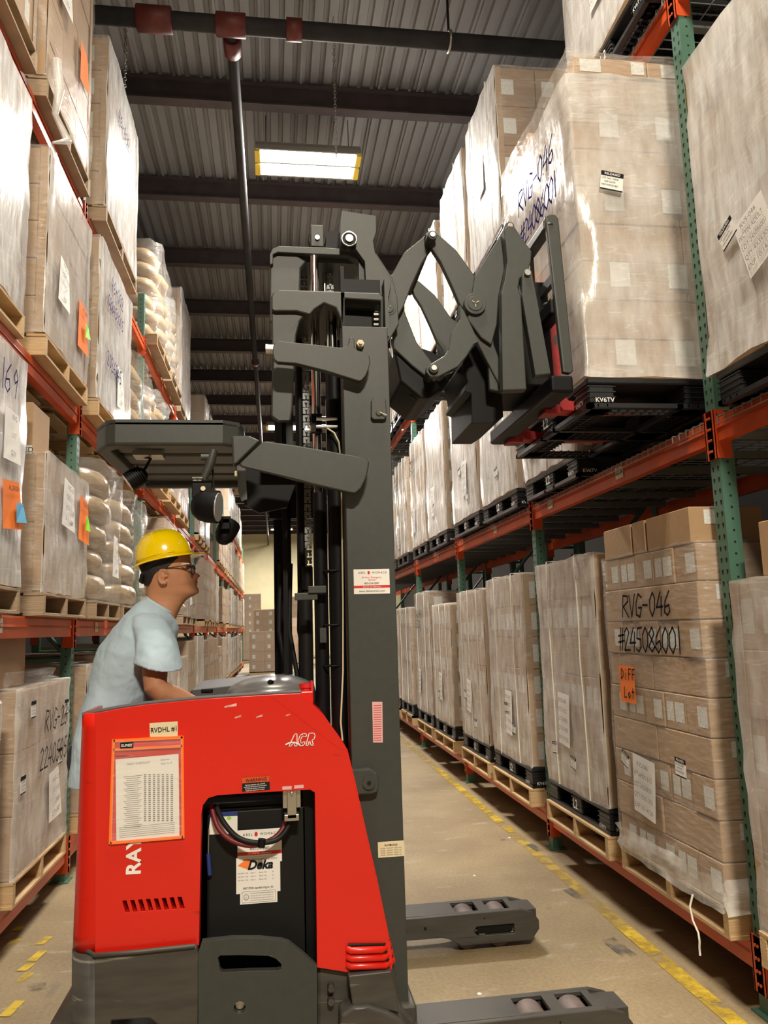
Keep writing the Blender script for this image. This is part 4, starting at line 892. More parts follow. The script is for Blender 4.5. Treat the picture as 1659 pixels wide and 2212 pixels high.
# e-stop housing on the shoulder
h = MB(); p = onY(655, 1493, 3.1); q = onY(678, 1600, 3.1); h.box(p.x-.01, q.x, 3.08, 3.2, q.z, p.z).build('stop_switch_housing', 'red', TR, bevel=.004)
c = onY(661, 1485, 3.13); MB().cyl((c.x, 3.13, c.z-.015), (c.x, 3.13, c.z+.012), .022, 16).cyl((c.x, 3.13, c.z+.0), (c.x, 3.13, c.z+.016), .027, 16).build('stop_button', 'red_p', TR)
c2 = onY(673, 1476, 3.13); MB().box(c2.x-.004, c2.x+.004, 3.1, 3.16, c2.z-.04, c2.z+.01).build('button_guard', 'red_p', TR)
# dark steel skirt at the operator end with its notch
sk = PL([(205, 2066), (300, 2058), (425, 2044), (428, 2060), (425, 2520), (345, 2520), (340, 2214), (322, 2200), (240, 2205), (225, 2520), (205, 2520)], Y0-.02)
MB().prism(sk, 'y', Y0-.02, .05).build('skirt', 'skirt', TR, bevel=.006)
rows = []
for k in range(2):
    py = (2066, 2520)[k]; a = onY(205, py, Y0-.02); e = onY((150, 146)[k], py, Y0+.03); r = a.x-e.x; row = [(a.x, Y0-.02, a.z)]
    for j in range(1, 9): an = j/8*pi/2; row.append((a.x-sin(an)*r, Y0-.02+(1-cos(an))*r, a.z))
    row += [(e.x, Y0+.4, a.z), (e.x+.05, Y0+.4, a.z)]; rows.append(row)
n = len(rows[0]); MB().add([v for r_ in rows for v in r_], [(j, j+1, n+j+1, n+j) for j in range(n-1)]+[tuple(range(n))], 0, True).build('skirt_corner', 'skirt', TR, fix=True)
e = [onY(a, b, Y0-.025) for a, b in ((160, 2062), (205, 2064), (300, 2056), (421, 2043))]; MB().tube([(e[0].x-.0, Y0+.05, e[0].z)]+e[1:], .008, 8).build('skirt_lip', 'skirt', TR)
b_ = onY(128, 2150, 3.25); MB().prism([(b_.x, .02), (b_.x, b_.z-.04), (b_.x+.06, b_.z+.02), (b_.x+.16, b_.z+.02), (b_.x+.16, .02)], 'y', 3.12, .7).build('entry_step', 'skirt', TR, bevel=.01)
# battery cover plate, hand slot and access hole
cv = PL([(428, 2060), (436, 2034), (500, 2027), (560, 2027), (610, 2032), (625, 2037), (660, 2065), (685, 2088), (686, 2520), (428, 2520)], Y0-.012)
MB().prism(cv, 'y', Y0-.012, .03, holes=[PL([(471, 2066), (476, 2061), (520, 2060), (580, 2062), (596, 2068), (608, 2080), (607, 2090), (598, 2094), (540, 2095), (482, 2098), (476, 2093)], Y0), circ(*PL([(518, 2173)], Y0)[0], .02)]).build('battery_cover_plate', 'grey', TR, bevel=.005)
MB().cyl((PL([(518, 2173)], Y0)[0][0], Y0+.015, PL([(518, 2173)], Y0)[0][1]), (PL([(518, 2173)], Y0)[0][0], Y0+.03, PL([(518, 2173)], Y0)[0][1]), .017, 16).build('plug', 'steel', TR)
# battery box, compartment and floor frame
bx = onY(447, 1740, Y0+.1); bz = onY(660, 1700, Y0+.1)
MB().box(bx.x, bz.x+.005, Y0+.1, 4.2, .1, bx.z-.02).build('battery', 'rubber', TR, bevel=.01)
MB().box(-.32, .30, Y0+.12, 4.22, bx.z-.015, bx.z+.0).box(-.34, -.30, Y0+.06, 4.2, .08, 1.2).build('battery_compartment', 'black', TR)
MB().box(-.72, .5, Y0+.05, 4.22, .05, .24).build('chassis', 'skirt', TR, bevel=.01)
MB().box(.1, .46, Y0+.1, 4.2, .24, 1.1).build('drive_housing', 'black', TR)
MB().box(-.60, .12, 4.16, 4.24, .2, 1.2).build('far_side_panel', 'red', TR, bevel=.02)
# operator console and steering dome
cz = 1.36
MB().prism([(-.36, 1.24), (-.36, cz), (.16, cz+.035), (.2, 1.24)], 'y', 3.5, .66).build('console', 'console', TR, bevel=.012)
k_ = onY(447, 1492, 3.49); MB().box(k_.x-.025, k_.x+.025, 3.492, 3.5, k_.z-.008, k_.z+.008).build('tray_slot', 'black', TR, bevel=.004)
dm = MB(); d0 = onY(585, 1490, 3.3)
nu, nv = 24, 7; vs = []
for j in range(nv+1):
    th = j/nv*pi/2
    for i in range(nu):
        a = 2*pi*i/nu; vs.append((d0.x+cos(a)*.18*cos(th)+.01*sin(th), 3.32+sin(a)*.14*cos(th), 1.352+.07*sin(th)+cos(a)*.0))
dm.add(vs, [(j*nu+i, j*nu+(i+1) % nu, (j+1)*nu+(i+1) % nu, (j+1)*nu+i) for j in range(nv) for i in range(nu)], 0, True).build('steering_dome', 'silver', TR)
MB().tube([(d0.x+.02, 3.24, 1.36), (d0.x+.0, 3.215, 1.395), (d0.x-.005, 3.21, 1.4)], [.012, .014, .012], 8).build('steering_knob', 'black', TR)
MB().prism([(.0, 1.3), (.02, 1.37), (.13, 1.375), (.17, 1.3)], 'y', 3.45, .5).build('control_housing', 'console', TR, bevel=.01)
# document pouch with sheet, stickers, writing
YS = Y0-.0015
def card(name, px, m, d=.0015, par=TR, y=None):
    y = YS if y is None else y; q = [onY(a, b, y) for a, b in px]; mb = MB(); mb.add([(v.x, y-d, v.z) for v in q], [tuple(range(len(q)))]); return mb.build(name, m, par)
po_ = thing('document_pouch', onY(318, 1710, YS), 'clear pouch with orange edging holding a checklist on the truck side', 'pouch')
card('vinyl_back', [(246, 1600), (394, 1593), (396, 1808), (240, 1820)], 'pouch', .009, po_)
card('checklist_sheet', [(250, 1640), (386, 1628), (388, 1806), (252, 1818)], 'paper', .004, po_)
m = MB()
def onp(a, b): v = onY(a, b, YS); return Vector((v.x, YS-.0048, v.z))
tl = .0
ux = (onp(386, 1628)-onp(250, 1640)).normalized(); vz = Vector((ux.z*-1, 0, ux.x))
for k in range(26):
    m.quad(onp(287, 1676+k*4.4), ux, vz, .062-.02*((k*7) % 3)/2, .0015)
for c in range(7):
    for k in range(24): m.quad(onp(314+c*9.6, 1673+k*4.3), ux, vz, .008, .0035)
for k in range(6): m.quad(onp(318, 1782+k*4.2), ux, vz, .19, .0012)
text_mb(m, 'DAILY CHECKLIST', onp(300, 1648), ux, vz, .007, 0); text_mb(m, 'Operator', onp(357, 1640), ux, vz, .006, 0); text_mb(m, 'Date 10-14', onp(360, 1648), ux, vz, .006, 0)
m.build('printed_form', 'grey_ink', po_)
e = MB()
def bar(a, b, w=.008): 
    p, q = onY(*a, YS), onY(*b, YS); d = (q-p).normalized(); nn = Vector((-d.z, 0, d.x))*w/2
    vs = [p-nn, q-nn, q+nn, p+nn]; e.add([(v.x, YS-.001, v.z) for v in vs]+[(v.x, YS-.008, v.z) for v in vs], [(0, 1, 2, 3), (4, 7, 6, 5), (0, 4, 5, 1), (1, 5, 6, 2), (2, 6, 7, 3), (3, 7, 4, 0)])
bar((246, 1600), (395, 1592), .01); bar((246, 1619), (394, 1611), .009); bar((246, 1597), (239, 1822), .01); bar((394, 1590), (396, 1810), .01); bar((239, 1820), (396, 1807), .01)
e.build('orange_edging', 'neon_p', po_)
m = MB(); p = onY(275, 1609, YS); m.quad((p.x, YS-.01, p.z), XA, ZA, .045, .02, 0, 0); text_mb(m, 'SLIMEE', (p.x, YS-.01, p.z), XA, ZA, .009, .001, 1, shear=.2, bold=.02); m.build('pouch_tag', ['ink', 'white_p'], po_)
sn = card('name_sticker', [(323, 1562), (384, 1558), (384, 1590), (324, 1592)], 'cream'); 
p = onp(354, 1575); m = MB(); text_mb(m, 'RVDHL #1', p, ux, vz, .017, 0, bold=.008, wmax=.09); m.build('sticker_lettering', 'ink', TR)
m = MB(); p = onY(289, 1800, YS); text_mb(m, 'RAYMOND', (p.x, YS, onY(289, 1890, YS).z), ZA, (-1, 0, 0), .048, .001, 0, bold=.03, center=False); m.build('vertical_lettering', 'white_p', TR)
# ACR emblem: outlined slanted letters with a swoosh
def outline_text(s, o, h, wd, mt):
    mb = MB(); S = {'A': [(0, 0), (.42, 1), (.62, 1), (.72, 0), (.5, 0), (.48, .22), (.3, .22), (.2, 0)], 'C': [(.75, .75), (.7, .95), (.45, 1.02), (.15, .85), (.02, .45), (.1, .08), (.35, -.03), (.6, .08), (.66, .3), (.46, .3), (.36, .18), (.24, .3), (.24, .55), (.38, .8), (.52, .75)],
        'R': [(0, 0), (.18, 1), (.6, 1), (.75, .8), (.68, .5), (.5, .42), (.68, 0), (.44, 0), (.32, .36), (.26, .36), (.2, 0)]}
    x = 0
    for ch in s:
        pts = [Vector((o[0]+(x+a+.12*b)*h*.95, o[1]-.002, o[2]+b*h)) for a, b in S[ch]]
        for i in range(len(pts)):
            a, b = pts[i], pts[(i+1) % len(pts)]; d = (b-a).normalized(); q = Vector((-d.z, 0, d.x))*wd/2; mb.add([a-q-d*wd*.4, b-q+d*wd*.4, b+q+d*wd*.4, a+q-d*wd*.4], [(0, 1, 2, 3)])
        x += .76
    sw = [(-.3, .15), (.1, .32), (.5, .3), (.95, .1)]
    for i in range(3):
        a = Vector((o[0]+sw[i][0]*h, o[1]-.003, o[2]+sw[i][1]*h)); b = Vector((o[0]+sw[i+1][0]*h, o[1]-.003, o[2]+sw[i+1][1]*h)); d = (b-a).normalized(); q = Vector((-d.z, 0, d.x))*wd*.8
        mb.add([a-q, b-q, b+q, a+q], [(0, 1, 2, 3)])
    return mb.build('emblem', mt, TR)
p = onY(624, 1612, YS); outline_text('ACR', (p.x, YS, p.z), .043, .003, 'white_p')
m = MB(); q = [onY(a, b, YS) for a, b in ((523, 1680), (582, 1676), (583, 1706), (523, 1710))]; m.add([(v.x, YS-.001, v.z) for v in q], [(0, 1, 2, 3)], 0)
q = [onY(a, b, YS) for a, b in ((523, 1680), (582, 1676), (582, 1688), (523, 1692))]; m.add([(v.x, YS-.0015, v.z) for v in q], [(0, 1, 2, 3)], 1)
p = onY(553, 1684, YS); text_mb(m, 'WARNING', (p.x, YS-.002, p.z), ux, vz, .011, .0005, 0, bold=.015)
for k, s in enumerate(('Remove battery only with lift', 'mechanism down and load removed', 'Horizontal motion of battery', 'must not exceed 0.5 inches')):
    p = onY(551, 1694+k*4, YS); text_mb(m, s, (p.x, YS-.002, p.z), ux, vz, .0042, .0005, 2, bold=.01, wmax=.08)
m.build('warning_sticker', ['ink', 'orange', 'white_p'], TR)
# pale scuffs in the paint are wear of its own
m = MB()
for (a, b, w_, h_) in ((498, 1524, 26, 5), (514, 1548, 14, 4), (560, 1547, 14, 4), (622, 1544, 9, 3)):
    q = [onY(x, y, YS) for x, y in ((a-w_/2, b+h_*.3), (a+w_/2, b-h_), (a+w_/2, b+h_*.2), (a-w_/2, b+h_))]; m.add([(v.x, YS-.0006, v.z) for v in q], [(0, 1, 2, 3)])
m.build('paint_scuff', 'scuff', TR)
# battery front: stickers, connector and cables
YB = Y0+.098
def bcard(name, px, m, d=.001): return card(name, px, m, d, TR, YB)
bcard('charge_label', [(455, 1762), (513, 1756), (513, 1800), (450, 1803)], 'white_p'); bcard('label_header', [(453, 1755), (513, 1752), (513, 1762), (452, 1765)], 'navy', .0015)
g = onY(495, 1767, YB); m = MB().add([(g.x+cos(a)*.008, YB-.002, g.z+sin(a)*.006) for a in [i*pi/8 for i in range(16)]], [tuple(range(16))]); m.build('green_mark', 'green_dot', TR)
def dealer(name, c, w_, h_, y, par, half=False):
    m = MB(); c = Vector((c.x, y, c.z)); m.quad(c, XA, ZA, w_, h_, .001, 0); m.quad(c-ZA*h_*.21, XA, ZA, w_, h_*.1, .0015, 1)
    text_mb(m, 'ABEL', c+ZA*h_*.36-XA*w_*.27, XA, ZA, h_*.075, .002, 2, wmax=w_*.26, spacing=1.4); text_mb(m, 'WOMACK', c+ZA*h_*.36+XA*w_*.22, XA, ZA, h_*.075, .002, 2, wmax=w_*.42, spacing=1.4)
    cc = c+ZA*h_*.36-XA*w_*.08; m.add([cc+XA*cos(a)*h_*.05+ZA*sin(a)*h_*.07-YA*.002 for a in [i*pi/8 for i in range(16)]], [tuple(range(16))], 1)
    text_mb(m, '24 Hour Emergency', c+ZA*h_*.17, XA, ZA, h_*.07, .002, 1, shear=.2); text_mb(m, 'Service', c+ZA*h_*.07, XA, ZA, h_*.07, .002, 1, shear=.2); text_mb(m, '800-554-2887', c-ZA*h_*.07, XA, ZA, h_*.075, .002, 2)
    text_mb(m, 'discover the difference.', c-ZA*h_*.21, XA, ZA, h_*.055, .0025, 0, shear=.2); text_mb(m, 'www.abelwomack.com', c-ZA*h_*.38, XA, ZA, h_*.08, .002, 2, wmax=w_*.8)
    return m.build(name, ['white_p', 'red_p', 'ink'], par)
dealer('dealer_sticker', onY(561, 1827, YB), .162, .118, YB, TR)
m = MB(); c = onY(558, 1889, YB); c.y = YB; m.quad(c, XA, ZA, .16, .125, .002, 0); m.add([c+Vector(v) for v in ((-.074, -.003, .036), (-.045, -.003, .056), (-.02, -.003, .05), (-.035, -.003, .02))], [(0, 1, 2, 3)], 1)
text_mb(m, 'Deka', c+ZA*.036+XA*.008, XA, ZA, .03, .004, 2, bold=.035, shear=.3, wmax=.125); text_mb(m, 'EAST PENN manufacturing co., inc.', c-ZA*.044, XA, ZA, .0075, .003, 2, bold=.01, shear=.15, wmax=.11)
for k in range(3):
    for j, s in enumerate(('BATTERY TYPE', '18-85-17', 'SERIAL NO.', '36')): text_mb(m, s, c+ZA*(.008-.012*k)+XA*(-.055+.036*j), XA, ZA, .004, .003, 3)
m.build('battery_sticker', ['white_p', 'neon', 'ink', 'grey_ink'], TR)
m = MB(); c = onY(559, 1936, YB); c.y = YB; m.quad(c, XA, ZA, .135, .048, .001, 0)
for s in (-1, 1): m.quad(c+ZA*s*.019, XA, ZA, .12, .001, .002, 1); m.quad(c+XA*s*.06, XA, ZA, .001, .038, .002, 1)
m.add([c+Vector((-.045+cos(a)*.01, -.002, sin(a)*.01)) for a in [i*pi/8 for i in range(16)]], [tuple(range(16))], 1); m.add([c+Vector((-.045+cos(a)*.008, -.0025, sin(a)*.008)) for a in [i*pi/8 for i in range(16)]], [tuple(range(16))], 0); text_mb(m, 'UL', c-XA*.045, XA, ZA, .006, .003, 1)
for k in range(4): text_mb(m, 'AS TO ELECTRIC SHOCK AND FIRE HAZARD ONLY', c+ZA*(.012-.008*k)+XA*.012, XA, ZA, .0035, .002, 1, wmax=.085)
m.build('listing_sticker', ['white_p', 'grey_ink'], TR)
def cab(name, pts, m, r=.0095):
    P = [onY(a, b, y) for a, b, y in pts]; Q = []
    for i in range(len(P)-1):
        p0, p1, p2, p3 = P[max(i-1, 0)], P[i], P[i+1], P[min(i+2, len(P)-1)]
        for k in range(6):
            t = k/6; Q.append(.5*((2*p1)+(p2-p0)*t+(2*p0-5*p1+4*p2-p3)*t*t+(-p0+3*p1-3*p2+p3)*t**3))
    Q.append(P[-1]); return MB().tube(Q, r, 10).build(name, m, TR)
cab('battery_cable', [(456, 1738, 3.09), (470, 1785, 3.05), (500, 1815, 3.03), (545, 1826, 3.02), (590, 1812, 3.03), (612, 1788, 3.05), (622, 1760, 3.06)], 'cable_r')
cab('battery_cable', [(466, 1740, 3.08), (482, 1775, 3.04), (512, 1808, 3.02), (550, 1820, 3.01), (595, 1815, 3.02), (620, 1790, 3.04), (630, 1760, 3.05)], 'rubber')
cab('cable_tie', [(566, 1812, 3.0), (564, 1830, 3.0)], 'black', .014)
c = onY(630, 1722, 3.04); MB().box(c.x-.033, c.x+.033, 3.025, 3.075, c.z-.035, c.z+.035).box(c.x-.017, c.x+.017, 3.012, 3.03, c.z-.07, c.z+.03).box(c.x-.028, c.x+.026, 3.012, 3.07, c.z-.078, c.z-.055).cyl((c.x, 3.012, c.z+.02), (c.x, 3.003, c.z+.02), .007, 10).build('battery_connector', 'steel', TR, bevel=.003)
m = MB(); c = onY(620, 1702, YS); 
for s in (0, 1): m.quad((c.x+s*.043, YS-.001, c.z+.002*s), XA, ZA, .034, .012, 0, 0)
m.build('connector_sticker', 'pink', TR)
MB().tube([onY(453, 1890, 3.08), onY(450, 1845, 3.08)], .008, 8).build('hydrometer_cap', 'navy', TR); MB().tube([onY(450, 1845, 3.08), onY(451, 1790, 3.085)], .003, 6).build('hydrometer_tube', 'steel', TR)
# ---- front axle housing and outriggers
fa = PL([(686, 2092), (748, 2100), (760, 2106), (835, 2104), (850, 2090), (858, 2108), (866, 2180), (900, 2215), (900, 2520), (686, 2520)], 3.0)
MB().prism(fa, 'y', 3.03, .12).build('axle_housing', 'skirt', TR, bevel=.012)
hb = PL([(728, 2520), (735, 2190), (760, 2175), (800, 2172), (840, 2185), (870, 2205), (905, 2240), (905, 2520)], 2.95); MB().prism(hb, 'y', 2.94, .1).build('wheel_fender', 'skirt', TR, bevel=.02, seg=3)
hb = PL([(752, 2106), (845, 2096), (858, 2160), (862, 2185), (800, 2172), (762, 2178)], 2.97); MB().prism(hb, 'y', 2.96, .08).build('housing_cap', 'skirt', TR, bevel=.018, seg=3)
for py in (2133, 2162): c = onY(715, py, 3.01); MB().cyl((c.x, 3.03, c.z), (c.x, 2.995, c.z), .012, 6).build('bolt', 'skirt', TR)
def outrigger(y0, y1, label):
    x0, x1, zt, zb = .44, 1.30, .185, .055; t = MB(); w_ = y1-y0
    pr = [(x0, .08), (x0, zt-.004), (.72, zt-.003), (x1-.1, zt), (x1-.03, zt-.02), (x1, zt-.06), (x1, zb+.03), (x1-.04, zb-.02), (.9, zb-.02), (.84, .07), (.8, .08)]
    slot = [(.98, .075), (1.17, .075), (1.17, .118), (.98, .118), (.965, .1)]
    t.prism(pr, 'y', y0, .022, holes=[slot]); t.prism(pr, 'y', y1-.022, .022)
    o1 = t.build('outrigger_arm', 'skirt', TR, bevel=.004)
    tp = [(x0, y0+.02), (x1-.11, y0+.02), (x1-.11, y1-.02), (x0, y1-.02)]
    h1 = [(.88, y0+.035), (1.0, y0+.035), (1.0, y1-.035), (.88, y1-.035)]; h2 = [(1.05, y0+.035), (1.16, y0+.035), (1.16, y1-.035), (1.05, y1-.035)]
    MB().prism(tp, 'z', zt-.016, .014, holes=[h1, h2]).box(x0, 1.2, y0+.02, y1-.02, .09, .1).prism([(x1-.1, y0+.02), (x1-.004, y0+.03), (x1-.004, y1-.03), (x1-.1, y1-.02)], 'z', .06, zt-.075).build('arm_deck', 'skirt', TR)
    for xc in (.94, 1.105): MB().cyl((xc, y0+.04, .12), (xc, y1-.04, .12), .062, 24).build('load_wheel', 'wheel', TR, bevel=.006)
    for xc, zc in ((.62, .125), (.72, .13), (1.02, .155)): MB().cyl((xc, y0-.001, zc), (xc, y0+.004, zc), .008 if zc < .15 else .004, 10).build('bolt', 'hole', TR)
    MB().box(.985, 1.165, y0+.012, y0+.03, .08, .113).build('slot_backing', 'green' if False else 'black', TR)
    # contact wheels reach the floor
    for xc in (.94, 1.105): MB().cyl((xc, y0+.045, .062), (xc, y1-.045, .062), .061, 20).build('load_wheel', 'wheel', TR)
outrigger(3.0, 3.19, ''); outrigger(4.06, 4.26, '')
# ---- mast
YM = 3.08
mr = PL([(745, 721), (849, 721), (896, 2520), (750, 2520)], YM)
MB().box(.285, .475, YM, YM+.03, .08, 2.83).box(.285, .475, YM+.03, YM+.045, .08, 2.83).box(.455, .475, YM+.03, YM+.12, .08, 2.83).box(.285, .30, YM+.03, YM+.12, .08, 2.83).build('mast_channel', 'grey', TR, bevel=.003)
MB().box(.285, .475, 4.12, 4.16, .08, 2.83).box(.455, .475, 4.03, 4.12, .08, 2.83).box(.285, .30, 4.03, 4.12, .08, 2.83).build('mast_channel', 'grey', TR)
MB().box(.29, .47, YM+.14, YM+.17, .2, 3.1).box(.29, .305, YM+.06, YM+.14, 2.6, 3.12).build('inner_rail', 'black', TR)
MB().box(.47, .485, YM+.02, YM+.1, 2.8, 3.05).build('inner_rail_flange', 'grey', TR)
MB().box(.06, .085, 3.9, 4.1, .9, 2.95).box(.04, .06, 3.5, 3.52, .9, 2.7).build('mast_guard_strip', 'black', TR)
def vtube(name, px, y0_, y1_, Y, r, m):
    a = onY(px[0], y0_, Y); b = onY(px[1], y1_, Y); return MB().cyl((a.x, Y, a.z), (a.x, Y, b.z), r, 18).build(name, m, TR)
vtube('lift_cylinder_rod', (678, 678), 555, 1080, 3.35, .020, 'chrome'); vtube('lift_cylinder', (690, 690), 1065, 1900, 3.35, .030, 'black')
vtube('free_lift_rod', (716, 716), 655, 800, 3.3, .026, 'chrome'); vtube('free_lift_cylinder', (720, 720), 740, 1900, 3.32, .038, 'black')
vtube('guide_rod', (700, 700), 560, 640, 3.5, .012, 'chrome'); vtube('hose_sleeve', (645, 645), 700, 1500, 3.6, .022, 'black'); vtube('hose_sleeve', (660, 660), 1280, 1900, 3.5, .03, 'rubber')
vtube('hose_sleeve', (735, 735), 900, 1900, 3.5, .02, 'black')
for py in (905, 922): a = onY(706, py, 3.27); MB().cyl((a.x-.045, 3.27, a.z), (a.x+.045, 3.27, a.z), .010, 10).build('hose_fitting', 'chrome', TR)
a = onY(690, 915, 3.3); MB().box(a.x-.035, a.x+.01, 3.285, 3.32, a.z-.04, a.z+.04).build('fitting_block', 'black', TR)
MB().tube([onY(707, 925, 3.26), onY(722, 935, 3.25), onY(732, 955, 3.25), onY(737, 1000, 3.25), onY(741, 1300, 3.24), onY(741, 1450, 3.24), onY(736, 1560, 3.24), onY(740, 1600, 3.24)], .004, 6).build('sensor_wire', 'cream', TR)
for py in (1233, 1350, 1438): a = onY(722, py, 3.3); MB().tube([(a.x+cos(t_)*.043, 3.32+sin(t_)*.043, a.z) for t_ in [i*pi/8 for i in range(16)]], .004, 5, closed=True).build('cable_tie', 'rubber', TR)
def chain(px, y0_, y1_, Y, n):
    a = onY(px, y0_, Y); b = onY(px, y1_, Y); dz = (a.z-b.z)/n; m = MB()
    for k in range(n):
        z = a.z-dz*(k+.5)
        for dx in (-.009, .009): m.prism([(a.x+dx-.006, z-dz*.42), (a.x+dx+.006, z-dz*.42), (a.x+dx+.0075, z-dz*.2), (a.x+dx+.004, z), (a.x+dx+.0075, z+dz*.2), (a.x+dx+.006, z+dz*.42), (a.x+dx-.006, z+dz*.42)], 'y', Y-.006+(k % 2)*.006, .006)
        m.cyl((a.x, Y-.012, z+dz*.2), (a.x, Y+.012, z+dz*.2), .006, 6)
    o = m.build('lift_chain', 'steelg', TR); o['kind'] = 'stuff'
chain(656, 545, 1270, 3.55, 46); chain(712, 560, 640, 3.5, 6)
c = onY(664, 1235, 3.5); MB().cyl((c.x, 3.5, c.z-.08), (c.x, 3.5, c.z+.02), .024, 12).cyl((c.x, 3.5, c.z-.12), (c.x, 3.5, c.z-.08), .014, 8).build('chain_anchor', 'black', TR)
c = onY(668, 1290, 3.28); MB().box(c.x-.06, c.x+.035, 3.27, 3.285, c.z-.012, c.z+.018).box(c.x-.005, c.x+.07, 3.26, 3.275, c.z+.015, c.z+.045).build('hose_bracket', 'grey', TR, bevel=.003)
c = onY(697, 1372, 3.3); MB().box(c.x-.012, c.x+.014, 3.28, 3.29, c.z-.03, c.z+.03).build('bracket_plate', 'grey', TR)
for i, x_ in enumerate((.03, .075, .12)): MB().tube([(x_, 3.62, 1.9), (x_-.01, 3.6, 1.6), (x_+.02, 3.58, 1.42), (x_+.05, 3.55, 1.2)], .012, 6).build('hose', 'rubber', TR)
# mast clear guard far side
MB().box(.02, .03, 4.18, 4.2, 1.3, 1.9).build('guard_post', 'steelg', TR)
# crossheads (plates tying the two sides of the mast together)
def crosshead(top, leg, Yf, depth, name):
    """top lip, hollow underside and hanging leg"""
    MB().prism(PL(top, Yf), 'y', Yf, .05).build(name, 'grey', TR, bevel=.006)
    MB().prism(PL(leg, Yf), 'y', Yf+.02, .035).build(name+'_leg', 'grey', TR, bevel=.006)
    xs_ = [p[0] for p in PL(top, Yf)]; zs = [p[1] for p in PL(top, Yf)]
    MB().box(min(xs_)+.01, max(xs_)-.03, Yf+.05, Yf+depth, max(zs)-.05, max(zs)-.015).build(name+'_web', 'grey', TR)
    MB().box(min(xs_)+.01, min(xs_)+.1, Yf+depth, Yf+depth+.03, min(q[1] for q in PL(leg, Yf)), max(zs)-.02).build(name+'_leg', 'grey', TR)
crosshead([(583, 548), (588, 537), (602, 531), (700, 534), (752, 538), (768, 541), (786, 556), (790, 566), (790, 575), (768, 560), (750, 552), (600, 545), (590, 550), (590, 570), (583, 572)],
          [(583, 550), (600, 545), (640, 546), (662, 560), (650, 575), (645, 700), (600, 700), (583, 690)], 3.34, .5, 'upper_crosshead')
MB().prism(PL([(775, 552), (790, 560), (792, 650), (775, 650)], 3.34), 'y', 3.34, .04).build('crosshead_web', 'grey', TR)
crosshead([(586, 640), (590, 631), (602, 625), (700, 628), (820, 632), (829, 641), (829, 720), (822, 720), (822, 650), (745, 645), (742, 720), (736, 690), (725, 665), (700, 655), (680, 668), (670, 680), (640, 672), (592, 672), (586, 668)],
          [(586, 665), (640, 668), (660, 675), (648, 690), (640, 720), (632, 880), (628, 905), (600, 906), (586, 896), (588, 760)], 3.14, .6, 'lower_crosshead')
MB().box(.30, .46, 3.26, 3.28, 2.75, 3.0).build('mast_roller_plate', 'black', TR)
m = MB()
for k in range(4): c = onY(812, 680+k*11, 3.2); m.box(c.x-.012, c.x+.012, 3.19, 3.21, c.z-.006, c.z+.006)
m.build('chain_links', 'chrome', TR, bevel=.002)
c = onY(812, 695, 3.22); MB().box(c.x-.02, c.x+.018, 3.215, 3.24, c.z-.06, c.z+.05).build('roller_housing', 'black', TR, bevel=.008)
# wing brackets
MB().prism(PL([(590, 748), (594, 739), (602, 736), (690, 745), (738, 751), (748, 748), (753, 740), (755, 729), (762, 728), (766, 736), (766, 752), (772, 757), (790, 762), (798, 768), (800, 780), (797, 795), (790, 812), (782, 821), (774, 823), (700, 800), (640, 785), (600, 782), (592, 776), (589, 765)], 3.02), 'y', 3.02, .035).build('mast_bracket', 'grey', TR, bevel=.006)
c = onY(779, 740, 3.05); MB().cyl((c.x, 3.08, c.z), (c.x, 3.055, c.z), .0155, 6).cyl((c.x, 3.056, c.z), (c.x, 3.045, c.z), .008, 8).build('bracket_bolt', 'cream', TR)
c = onY(582, 757, 3.1); MB().cyl((c.x+.02, 3.1, c.z), (c.x-.015, 3.1, c.z), .026, 8).build('hex_nut', 'steel', TR)
MB().prism(PL([(518, 1001), (545, 975), (566, 956), (575, 953), (640, 962), (760, 983), (792, 991), (798, 998), (796, 1012), (790, 1035), (780, 1055), (768, 1065), (755, 1064), (680, 1047), (600, 1025), (520, 1006)], 3.0), 'y', 3.0, .035).build('guard_bracket', 'grey', TR, bevel=.006)
MB().prism(PL([(500, 943), (540, 943), (562, 953), (514, 1000), (503, 1005)], 3.05), 'y', 3.04, .06).build('guard_joint', 'grey', TR, bevel=.006)
MB().box(-.05, .3, 3.2, 3.95, 2.27, 2.3).prism(PL([(520, 1006), (640, 1040), (620, 1095), (560, 1108), (528, 1090)], 3.3), 'y', 3.3, .03).box(-.02, .26, 3.9, 3.95, 2.15, 2.3).build('guard_crossmember', 'black', TR)
# pads, stickers on the mast
c = onY(817, 884, YM); MB().prism([(c.x+a, c.z+b) for a, b in ((-.03, .03), (-.02, .045), (.018, .045), (.03, .035), (.032, -.035), (.022, -.047), (-.024, -.047), (-.032, -.038))], 'y', YM-.02, .02).cyl((c.x-.0, YM-.02, c.z-.02), (c.x, YM-.026, c.z-.02), .014, 16).build('mast_pad', 'grey', TR, bevel=.005)
MB().tube([(c.x+.002, YM-.028, c.z-.02), (c.x+.03, YM-.032, c.z-.034)], .002, 5).build('cotter_pin', 'cream', TR)
YMs = YM-.001
dealer('dealer_sticker', onY(803, 1256, YMs), .142, .097, YMs, TR)
q = [onY(a, b, YMs) for a, b in ((804, 1516), (826, 1516), (827, 1604), (806, 1604))]; m = MB().add([(v.x, YMs, v.z) for v in q], [(0, 1, 2, 3)], 0)
for k in range(16): c = onY(815.5, 1524+k*5, YMs); m.quad((c.x, YMs-.001, c.z), XA, ZA, .03, .002, 0, 1)
m.build('instruction_strip', ['pink', 'red_p'], TR)
m = MB(); c = onY(845, 1834, YMs); c.y = YMs; m.quad(c, XA, ZA, .1, .056, .0005, 0); text_mb(m, 'RAYMOND', c+ZA*.015, XA, ZA, .007, .001, 1, bold=.02)
for k in range(4): text_mb(m, 'MODEL  750-R35TT  SERIAL NO.', c+ZA*(.004-.008*k), XA, ZA, .004, .001, 1, wmax=.085)
m.build('rating_plate', ['cream', 'ink'], TR)
